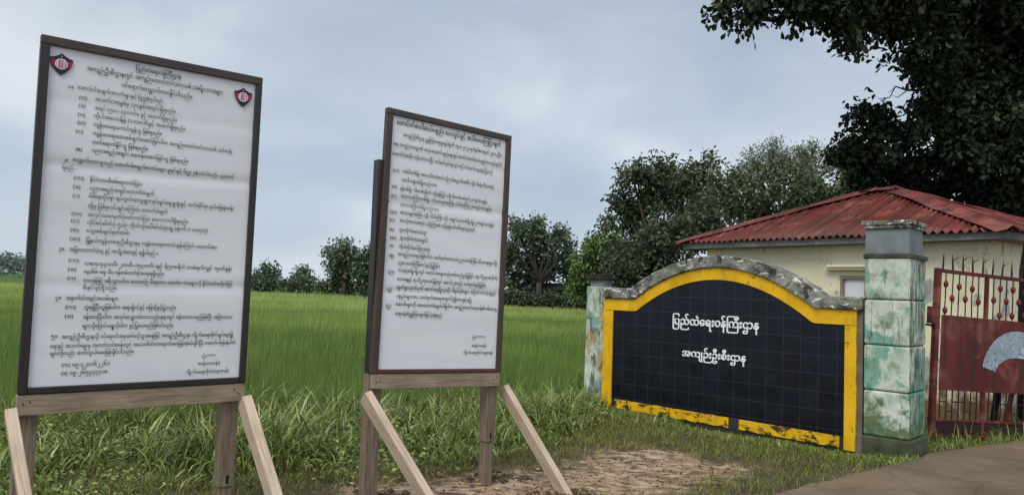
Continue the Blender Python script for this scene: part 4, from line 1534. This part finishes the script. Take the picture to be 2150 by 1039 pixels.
root_big = tree('broadleaf_tree', 'huge dark broad-leaved tree overhanging the guard house from the right', (12.7, 17.2, 0), BIGB, 'leaf_big', 6000, 13, 0.145, 0.11, trunk_r=0.34, droop=0.9, tint_mu=0.42, width=0.66, bias=0.12, limbs='few', jit=0.07, sub=(11, 0.34))
mb = MB()
t0 = P(1955, 190, 15.2)
tw = [P(1955, 190, 15.2), P(1905, 190, 15.0), P(1880, 182, 15.0), P(1868, 205, 14.9), P(1845, 208, 14.9)]
mb.tube(tw, [0.028, 0.02, 0.014, 0.01, 0.004], 6)
mb.tube([tw[1], P(1885, 205, 15), P(1872, 200, 15)], [0.014, 0.009, 0.003], 5)
mb.tube([tw[2], P(1870, 192, 15), P(1862, 196, 15)], [0.01, 0.006, 0.002], 5)
mb.tube([tw[3], P(1850, 210, 14.9), P(1832, 198, 14.9)], [0.008, 0.005, 0.002], 5)
mb.build('dead_twig', 'bark', root_big)

# dark trunk standing behind the gate's free end
q0, q1 = P(2160, 800, 10.4), P(2148, 470, 10.4)
mb = MB()
mb.tube([(q0.x, q0.y, -0.1), (q0.x - 0.01, q0.y, 1.0), (q1.x + 0.06, q1.y, 2.1), (q1.x + 0.1, q1.y - 0.05, 2.6)], [0.13, 0.11, 0.10, 0.09], 9)
trk = thing('bare_trunk', (q0.x, q0.y, 0), 'thin dark trunk rising behind the red gate in front of the guard house', 'tree trunk')
o = mb.build('trunk', 'dark', trk, smooth=True)

HG = 'trees beyond the sign wall'
tree('shade_tree', 'tall open tree with grey green leaves rising left of the red roof', (*P(1385, 640, 31).xy, 0),
     [blob(*b, 31 + i * 0.4) for i, b in enumerate([(1330, 375, 38), (1375, 362, 36), (1305, 430, 34), (1345, 440, 50), (1400, 400, 45), (1440, 380, 42), (1480, 360, 30), (1275, 465, 22), (1420, 460, 60), (1360, 510, 60), (1480, 420, 50)])],
     'leaf_mid', 900, 13, 0.21, 0.17, group=HG, trunk_r=0.2, bias=0.3)
tree('shade_tree', 'dense mid green tree directly behind the red roof\'s left slope', (*P(1560, 640, 27).xy, 0),
     [blob(*b, 27 + i * 0.4) for i, b in enumerate([(1510, 385, 36), (1560, 400, 50), (1620, 390, 45), (1675, 395, 42), (1730, 400, 45), (1775, 390, 36), (1500, 450, 55), (1590, 460, 65), (1680, 450, 55), (1780, 440, 50), (1450, 490, 50)])],
     'leaf_mid', 1250, 13, 0.175, 0.15, group=HG, trunk_r=0.2, tint_mu=0.55, bias=0.3)
tree('feathery_tree', 'pale feathery tree with sparse spreading top above the red roof', (*P(1640, 640, 36).xy, 0),
     [blob(*b, 36) for b in [(1580, 335, 24), (1615, 318, 24), (1650, 330, 28), (1690, 318, 22), (1715, 302, 13), (1640, 355, 38), (1700, 350, 34), (1570, 365, 28), (1745, 345, 22), (1735, 318, 10), (1620, 303, 9)]],
     'leaf_grey', 420, 12, 0.17, 0.17, group=HG, trunk_r=0.16, bias=0.15, flat=0.55, width=0.4)
tree('dark_bush', 'dark leafy shrub showing over the left shoulder of the sign wall', (*P(1400, 640, 19).xy, 0),
     [blob(*b, 19 + i * 0.3) for i, b in enumerate([(1310, 560, 42), (1360, 520, 50), (1420, 500, 55), (1470, 490, 45), (1330, 610, 45), (1400, 580, 60), (1300, 520, 30)])],
     'leaf_mid', 900, 9, 0.15, 0.13, cat='bush', trunk_r=0.1, tint_mu=0.25, bias=0.3)
tree('bright_bush', 'yellow green bushy tree beside the boundary pillar', (*P(1250, 640, 42).xy, 0),
     [blob(*b, 42 + i * 0.3) for i, b in enumerate([(1245, 520, 24), (1275, 512, 24), (1225, 560, 30), (1265, 560, 36), (1300, 540, 30), (1240, 610, 36), (1290, 600, 36)])],
     'leaf_bright', 560, 9, 0.28, 0.24, cat='bush', trunk_r=0.12, bias=0.3)
tree('round_tree', 'big dark round tree over the grey hut right of the smaller printed board', (*P(1130, 640, 62).xy, 0),
     [blob(*b, 62 + i * 0.4) for i, b in enumerate([(1090, 490, 26), (1120, 495, 28), (1150, 505, 28), (1175, 500, 20), (1195, 520, 16), (1080, 540, 36), (1130, 550, 42), (1180, 555, 32), (1085, 590, 30), (1205, 570, 22), (1200, 600, 24), (1050, 520, 34), (1040, 580, 34), (1110, 604, 20), (1190, 620, 18), (1080, 470, 14), (1135, 475, 12), (1185, 490, 10)])],
     'leaf_far', 1050, 11, 0.36, 0.27, group='trees at the far side of the field', trunk_r=0.25, tint_mu=0.4, bias=0.3)
FT = 'trees at the far side of the field'
tree('field_tree', 'tallest tree on the far field edge, with a leaning open crown', (*P(722, 612, 82).xy, 0),
     [blob(*b, 82 + i * 0.3) for i, b in enumerate([(705, 535, 19), (728, 525, 17), (745, 540, 16), (700, 560, 20), (735, 565, 24), (715, 590, 20), (690, 530, 8), (720, 514, 7)])],
     'leaf_far', 420, 8, 0.42, 0.36, group=FT, trunk_r=0.22, bias=0.3)
tree('field_tree', 'dark tree half hidden behind the left edge of the smaller printed board', (*P(790, 615, 76).xy, 0),
     [blob(*b, 76 + i * 0.3) for i, b in enumerate([(775, 540, 18), (795, 535, 18), (765, 570, 20), (795, 580, 28), (770, 600, 18), (820, 550, 24)])],
     'leaf_far', 430, 8, 0.42, 0.34, group=FT, trunk_r=0.22, tint_mu=0.35, bias=0.3)
tree('field_tree', 'small dome shaped tree between the palm-topped bush and the tallest field tree', (*P(630, 608, 90).xy, 0),
     [blob(*b, 90) for b in [(630, 580, 17), (618, 592, 14), (642, 592, 15), (605, 600, 10)]],
     'leaf_far', 210, 8, 0.40, 0.3, group=FT, trunk_r=0.2, bias=0.3)
tree('spiky_bush', 'dark pointed bush on the far field edge just right of the crested board', (*P(560, 605, 86).xy, 0),
     [blob(*b, 86) for b in [(560, 590, 20), (545, 580, 12), (575, 578, 13), (556, 562, 6), (578, 564, 6), (540, 596, 14), (556, 552, 3)]],
     'leaf_far', 260, 8, 0.40, 0.28, cat='bush', group=FT, trunk_r=0.15, tint_mu=0.3, droop=-0.4, bias=0.3)
hb = []
for px in range(470, 840, 9):
    hb.append(blob(px, 597 + (px - 540) * 0.045 + random.uniform(-7, 4), random.uniform(8, 14), 84))
p, d = crown_points(hb, 700, 0.2)
p[:, 2] = np.maximum(p[:, 2], 0.2)
pos = np.repeat(p, 8, 0) + rng.normal(size=(5600, 3)) * 0.28
o = leaf_cloud('scrub', pos, rng.normal(size=(5600, 3)), 0.4 * rng.uniform(0.6, 1.2, 5600), np.clip(np.repeat(rng.normal(0.5, 0.2, 700), 8), 0, 1), 'leaf_far')
tag(o, 'low continuous scrub along the far edge of the rice field', 'scrub', kind='stuff')
hb = [blob(px, 610 + (px - 1040) * 0.035 + random.uniform(-7, 4) + 20, random.uniform(9, 14), 58) for px in range(1050, 1262, 9)]
p, d = crown_points(hb, 560, 0.3)
p[:, 2] = np.maximum(p[:, 2], 0.2)
pos = np.repeat(p, 8, 0) + rng.normal(size=(4480, 3)) * 0.22
o = leaf_cloud('undergrowth', pos, rng.normal(size=(4480, 3)), 0.3 * rng.uniform(0.6, 1.2, 4480), np.clip(np.repeat(rng.normal(0.3, 0.2, 560), 8), 0, 1), 'leaf_mid')
tag(o, 'dark undergrowth beside the grey hut under the round tree', 'undergrowth', kind='stuff')
# far woods on the left horizon
wb = []
for k in range(60):
    px = -260 + k * 9.5
    wb.append(blob(px, 566 + 0.035 * px - random.uniform(0, 17), random.uniform(10, 16), random.uniform(255, 300)))
p, d = crown_points(wb, 1500, 0.3)
p[:, 2] = np.maximum(p[:, 2], 0.5)
pos = np.repeat(p, 8, 0) + rng.normal(size=(12000, 3)) * 0.9
o = leaf_cloud('distant_woods', pos, rng.normal(size=(12000, 3)), 1.3 * rng.uniform(0.6, 1.3, 12000), np.clip(np.repeat(rng.normal(0.5, 0.25, 1500), 8), 0, 1), 'woods')
tag(o, 'hazy line of distant woods on the horizon at the left edge', 'woods', kind='stuff')

# grey hut under the round tree
hq = P(1150, 636, 63.5)
FHt = Fr((hq.x - 1.7, 63.5, 0), (1, 0.05, 0), (0.05, -1, 0))
hut = thing('field_hut', (hq.x, 63.5, 0), 'grey timber hut in the shade under the big round tree across the field', 'hut')
mb = MB()
mb.box(FHt, 0, 3.6, -2.5, 0, -0.1, 1.75)
mb.build('wall', 'hut_grey', hut)
mb = MB()
mb.prism(Fr(FHt.o, FHt.n, FHt.a), [(0.4, 1.68), (-1.25, 2.2), (-2.9, 1.68), (-2.9, 1.75), (-1.25, 2.28), (0.4, 1.75)], -0.3, 3.9)
mb.build('roof', 'hut_grey', hut)
for u0, u1, w0, w1 in ((0.7, 1.0, 0.9, 1.5), (2.2, 2.7, 0.2, 1.5)):
    mb = MB()
    mb.box(FHt, u0, u1, 0.002, 0.02, w0, w1)
    mb.build('opening', 'dark', hut)
mb = MB()
mb.box(FHt, 0.35, 0.62, 0.003, 0.03, 1.0, 1.5)
mb.build('pale_patch', 'concrete', hut)


# ------------------------------------------------------------------ grasses
def blades(name, x, y, length, width, bend, tint, mat, label, cat, segs=3, lean_bias=(0, 0)):
    n = len(x)
    z = ground_z(x, y) - 0.01
    th = rng.uniform(0, 2 * math.pi, n)
    dx, dy = np.cos(th) + lean_bias[0], np.sin(th) + lean_bias[1]
    sx, sy = -np.sin(th), np.cos(th)
    tw = rng.uniform(-0.8, 0.8, n)
    sx, sy = sx * np.cos(tw) + np.cos(th) * np.sin(tw), sy * np.cos(tw) + np.sin(th) * np.sin(tw)
    V = []
    for k in range(segs + 1):
        t = k / segs
        ang = bend * t            # angle from vertical along the blade
        # integrate a circular arc
        b = np.maximum(bend, 1e-3)
        hor = length * (1 - np.cos(ang)) / b
        ver = length * np.sin(ang) / b
        w = width * (0.5 if k == 0 else (1.0 if k < segs else 0.12)) * 0.5
        cx_, cy_ = x + dx * hor, y + dy * hor
        V.append(np.stack([cx_ - sx * w, cy_ - sy * w, z + ver], 1))
        V.append(np.stack([cx_ + sx * w, cy_ + sy * w, z + ver], 1))
    k2 = 2 * (segs + 1)
    v = np.stack(V, 1).reshape(-1, 3)
    i = np.arange(n)[:, None] * k2
    f = np.concatenate([i + np.array([2 * s_, 2 * s_ + 1, 2 * s_ + 3, 2 * s_ + 2]) for s_ in range(segs)], 0)
    o = np_mesh(name, v, f, mat, None, {'tint': np.repeat(np.clip(tint, 0, 1), k2)})
    return tag(o, label, cat, kind='stuff')


def clear(x, y):
    """True where nothing solid stands"""
    ok = road_side(x, y) > -0.05
    wd = wall_dist(x, y)
    al = (x - WL.x) * WA.x + (y - WL.y) * WA.y
    ok &= ~((wd > -0.27) & (wd < 0.03) & (al > -0.1) & (al < 3.5))
    ok &= ~((wd > -0.6) & (wd < 0.06) & (al > 3.45) & (al < 4.0))
    hx, hy = x - HC.x, y - HC.y
    hu, hv = hx * HA.x + hy * HA.y, hx * HN.x + hy * HN.y
    ok &= ~((hu > -0.05) & (hu < HL + 0.05) & (hv < 0.03) & (hv > -HD))
    return ok


weed_front = lambda x: np.interp(x, WEED_X, WEED_Y)

# tall wild grass and weeds between the bare strip and the rice: tufts of arching blades
n = 19000
x, y = rng.uniform(-7, 2.2, n), rng.uniform(4.2, 13, n)
wf, rf = weed_front(x), rice_front(x)
pn = vnoise(x, y, 0.9, 5.5)
ok = clear(x, y) & (y > wf + 0.25 * pn) & (y < rf + 0.7) & (wall_dist(x, y) > -1.2) & (pn + 0.22 * rng.normal(size=n) > -0.20) & (vnoise(x, y, 2.3, 31.0) + 0.15 * rng.normal(size=n) > -0.28)
alw = (x - WL.x) * WA.x + (y - WL.y) * WA.y
ok &= (alw < -0.15) | (wall_dist(x, y) > 0.95)
x, y, pn = x[ok], y[ok], pn[ok]
edge = smooth(0.0, 1.3, y - weed_front(x))
tall = 0.5 + 0.5 * smooth(-0.3, 0.5, vnoise(x, y, 0.6, 8.8))
per = 9
tx, ty = np.repeat(x, per), np.repeat(y, per)
m = len(tx)
tx, ty = tx + rng.normal(0, 0.05, m), ty + rng.normal(0, 0.05, m)
L = np.repeat((0.12 + 0.30 * edge) * tall, per) * rng.uniform(0.5, 1.35, m)
blades('wild_grass', tx, ty, L * 1.2, 0.006 + 0.014 * rng.random(m) ** 1.6, rng.uniform(0.9, 3.1, m), np.repeat(0.40 + 0.35 * pn, per) + rng.normal(0, 0.27, m), 'grass', 'tall tangled wild grass between the bare strip and the rice field', 'grass', 4)

# low broad-leaved weeds mixed into the wild grass
n = 1700
x, y = rng.uniform(-6, 1.4, n), rng.uniform(4.4, 11, n)
ok = clear(x, y) & (y > weed_front(x) - 0.35) & (y < rice_front(x) + 0.3) & (vnoise(x, y, 0.8, 15.5) > 0.02) & (wall_dist(x, y) > 0.5)
x, y = x[ok], y[ok]
per = 12
px_, py_ = np.repeat(x, per) + rng.normal(0, 0.07, len(x) * per), np.repeat(y, per) + rng.normal(0, 0.07, len(x) * per)
pz_ = ground_z(px_, py_) + rng.uniform(0.02, 0.26, len(px_)) * np.repeat(rng.uniform(0.5, 1.1, len(x)), per)
th = rng.uniform(0, 2 * math.pi, len(px_))
o = leaf_cloud('broadleaf_weeds', np.stack([px_, py_, pz_], 1), np.stack([np.cos(th), np.sin(th), rng.uniform(-0.5, 0.6, len(px_))], 1), rng.uniform(0.025, 0.055, len(px_)), np.clip(np.repeat(rng.normal(0.5, 0.2, len(x)), per) + rng.normal(0, 0.12, len(px_)), 0, 1), 'grass', None, 0.6)
tag(o, 'low broad-leaved weeds growing among the wild grass around the notice boards', 'weeds', kind='stuff')

# crumbs and clods of soil on the bare ground, thicker round the post feet
cx_, cy_, cs_ = [], [], []
n = 1500
a, b = rng.uniform(-2.4, 3.4, n), rng.uniform(5.3, 8.6, n)
ok = clear(a, b) & (sand_amount(a, b) > 0.12) & (road_side(a, b) > 0.1)
cx_.append(a[ok]); cy_.append(b[ok]); cs_.append(rng.uniform(0.004, 0.016, ok.sum()))
for fx, fy in ((-0.05, 6.53), (-0.95, 5.8), (0.5, 6.08), (-1.72, 5.0)):
    a, b = rng.normal(fx, 0.11, 70), rng.normal(fy, 0.08, 70)
    cx_.append(a); cy_.append(b); cs_.append(rng.uniform(0.008, 0.034, 70))
cx_, cy_, cs_ = np.concatenate(cx_), np.concatenate(cy_), np.concatenate(cs_)
ico = np.array([(0, 0, 1), (1, 0, 0), (0, 1, 0), (-1, 0, 0), (0, -1, 0), (0, 0, -1)], float)
icf = np.array([(0, 1, 2), (0, 2, 3), (0, 3, 4), (0, 4, 1), (5, 2, 1), (5, 3, 2), (5, 4, 3), (5, 1, 4)])
nc = len(cx_)
rot = rng.uniform(0, 6.28, nc)
vv = ico[None] * rng.uniform(0.6, 1.3, (nc, 6, 1)) * cs_[:, None, None] * np.array([1.3, 1, 0.8])
vx = vv[..., 0] * np.cos(rot)[:, None] - vv[..., 1] * np.sin(rot)[:, None] + cx_[:, None]
vy = vv[..., 0] * np.sin(rot)[:, None] + vv[..., 1] * np.cos(rot)[:, None] + cy_[:, None]
vz = vv[..., 2] + (ground_z(cx_, cy_) + cs_ * 0.25)[:, None]
M['clod'] = plain('soil_clod', srgb(84, 66, 50), 0.95, 0.45, 9, bmp=0)
o = np_mesh('soil_clods', np.stack([vx, vy, vz], 2).reshape(-1, 3), (np.arange(nc)[:, None, None] * 6 + icf[None]).reshape(-1, 3), 'clod')
tag(o, 'crumbs and clods of dark soil on the bare ground and round the post feet', 'soil', kind='stuff')

# dry straws lying on the bare ground
n = 2600
x, y = rng.uniform(-2.6, 4.2, n), rng.uniform(5.2, 9.0, n)
ok = clear(x, y) & (rng.random(n) < 0.25 + sand_amount(x, y)) & (road_side(x, y) > 0.05)
x, y = x[ok], y[ok]
m = len(x)
blades('dry_straw', x, y, rng.uniform(0.04, 0.16, m), 0.004 + 0.004 * rng.random(m), rng.uniform(2.2, 3.0, m), rng.normal(0.92, 0.12, m), 'short_grass', 'dry bent straws scattered over the bare sandy ground', 'straw', 3)

# short grass over the verge, thin on the bare patches
n = 150000
x, y = rng.uniform(-6, 6.8, n), rng.uniform(4.0, 10.6, n)
sa = sand_amount(x, y)
pn = vnoise(x, y, 1.6, 2.2) * 0.6 + vnoise(x, y, 5.0, 6.2) * 0.4
dens = np.clip(1.0 - 1.1 * sa + 0.9 * pn, 0.03, 1)
rsd = road_side(x, y)
dens *= 0.35 + 0.65 * smooth(0.0, 0.5, rsd)
dens *= 0.15 + 0.85 * smooth(0.05, 0.5, wall_dist(x, y))
ok = clear(x, y) & (rng.random(n) < dens) & (y < rice_front(x) + 0.4)
x, y, sa, pn = x[ok], y[ok], sa[ok], pn[ok]
m = len(x)
hgt = (0.028 + 0.035 * (1 - sa)) * rng.uniform(0.5, 1.7, m)
blades('short_grass', x, y, hgt, 0.004 + 0.006 * rng.random(m), rng.uniform(0.2, 1.8, m), 0.5 + 0.25 * pn + 0.18 * sa + rng.normal(0, 0.2, m), 'short_grass', 'short thin grass over the sandy verge before the sign wall', 'grass', 2)

# weeds along the foot of the wall, the pillar and the gate
n = 5200
al, wd = rng.uniform(-0.4, 5.2, n), np.abs(rng.normal(0, 0.28, n)) + 0.03
x, y = WL.x + WA.x * al + WN.x * wd, WL.y + WA.y * al + WN.y * wd
gm = rng.random(n) < 0.3
x[gm], y[gm] = rng.uniform(4.6, 7.0, gm.sum()), rng.uniform(8.6, 10.6, gm.sum())
keep = clear(x, y) & (rng.random(n) < np.where((al > 1.4) & ~gm, 0.5, 1.0))
x, y, al = x[keep], y[keep], al[keep]
per = 6
tx, ty = np.repeat(x, per), np.repeat(y, per)
m = len(tx)
tx, ty = tx + rng.normal(0, 0.04, m), ty + rng.normal(0, 0.04, m)
kk = clear(tx, ty)
big = np.repeat(np.where(al < 0.1, 0.24, np.where(al < 1.2, 0.13, 0.075)), per)
tx, ty, big = tx[kk], ty[kk], big[kk]
m = len(tx)
blades('wall_weeds', tx, ty, big * rng.uniform(0.5, 1.4, m), 0.005 + 0.007 * rng.random(m), rng.uniform(0.4, 2.2, m), 0.4 + rng.normal(0, 0.2, m), 'grass', 'scruffy weeds along the foot of the sign wall and gate', 'weeds')

# rice: density falls and blades widen with distance
X, Y_ = [], []
for y0, y1, dn in ((5, 10, 760), (10, 14, 620), (14, 20, 380), (20, 28, 230), (28, 40, 120), (40, 58, 60), (58, 86, 28)):
    xl, xr = -1.05 * y1, min(0.42 * y1, 14)
    n = int((xr - xl) * (y1 - y0) * dn * 0.72)
    a, b = rng.uniform(xl, xr, n), rng.uniform(y0, y1, n)
    ok = (b > rice_front(a) + rng.normal(0, 0.12, n)) & (a > -1.0 * b - 1) & (a < np.interp(b, [10, 11.5, 20, 45, 60, 90], [0.7, 1.05, 3.0, 6.0, 5.0, 4.0])) & clear(a, b)
    X.append(a[ok])
    Y_.append(b[ok])
x, y = np.concatenate(X), np.concatenate(Y_)
m = len(x)
wdt = 0.0048 * (y / 9) ** 0.85 * rng.uniform(0.7, 1.3, m)
patch = np.array([mnoise.noise(Vector((a * 0.10, b * 0.16, 1.3))) for a, b in zip(x, y)])
band_ = np.array([mnoise.noise(Vector((a * 0.025, b * 0.22, 7.7))) for a, b in zip(x, y)])
tint = 0.38 + 0.44 * smooth(12, 50, y) + 0.30 * patch + 0.40 * band_ * smooth(14, 30, y) + 0.22 * np.array([mnoise.noise(Vector((a * 0.9, b * 0.7, 2.7))) for a, b in zip(x, y)]) + rng.normal(0, 0.14, m)
blades('rice_crop', x, y, 0.5 * rng.uniform(0.75, 1.2, m) * (1 + 0.15 * patch), wdt, rng.uniform(0.05, 0.55, m), tint, 'rice', 'bright green rice standing in the wide flat field', 'rice', 2, (0.1, -0.05))

# ------------------------------------------------------------------ small litter
def scrap(x, y, s, mat, name, label, cat, group):
    z = float(ground_z(np.array([x]), np.array([y]))[0]) + 0.012
    mb = MB()
    n = 7
    ring = []
    for i in range(n):
        t = 2 * math.pi * i / n
        r = s * random.uniform(0.6, 1.1)
        ring.append((x + r * math.cos(t), y + r * 0.7 * math.sin(t), z + random.uniform(0, s * 0.5)))
    c = (x, y, z + s * 0.55)
    for i in range(n):
        mb.quad([ring[i], ring[(i + 1) % n], c])
        mb.quad([ring[(i + 1) % n], ring[i], (x, y, z - 0.01)])
    tag(mb.build(name, mat), label, cat, group)


for al, wd in ((1.66, 0.22), (1.78, 0.20), (1.92, 0.30), (1.98, 0.26), (2.12, 0.34), (2.62, 0.25), (2.2, 0.22)):
    q = FW.p(al, wd, 0)
    scrap(q.x, q.y, random.uniform(0.018, 0.035), 'scrap', 'litter_scrap', 'small white scrap of litter in the weeds below the black tiles', 'litter', 'white scraps below the sign wall')
for q in ((0.47, 6.75), (-0.55, 6.55), (-0.2, 6.25), (0.72, 6.3), (1.1, 6.9), (-1.55, 6.3), (-0.05, 6.12), (0.3, 6.9)):
    scrap(q[0], q[1], random.uniform(0.018, 0.032), 'dry_leaf', 'fallen_leaf', 'small dry leaf lying on the bare sandy ground', 'leaf', 'dry leaves on the sandy ground')
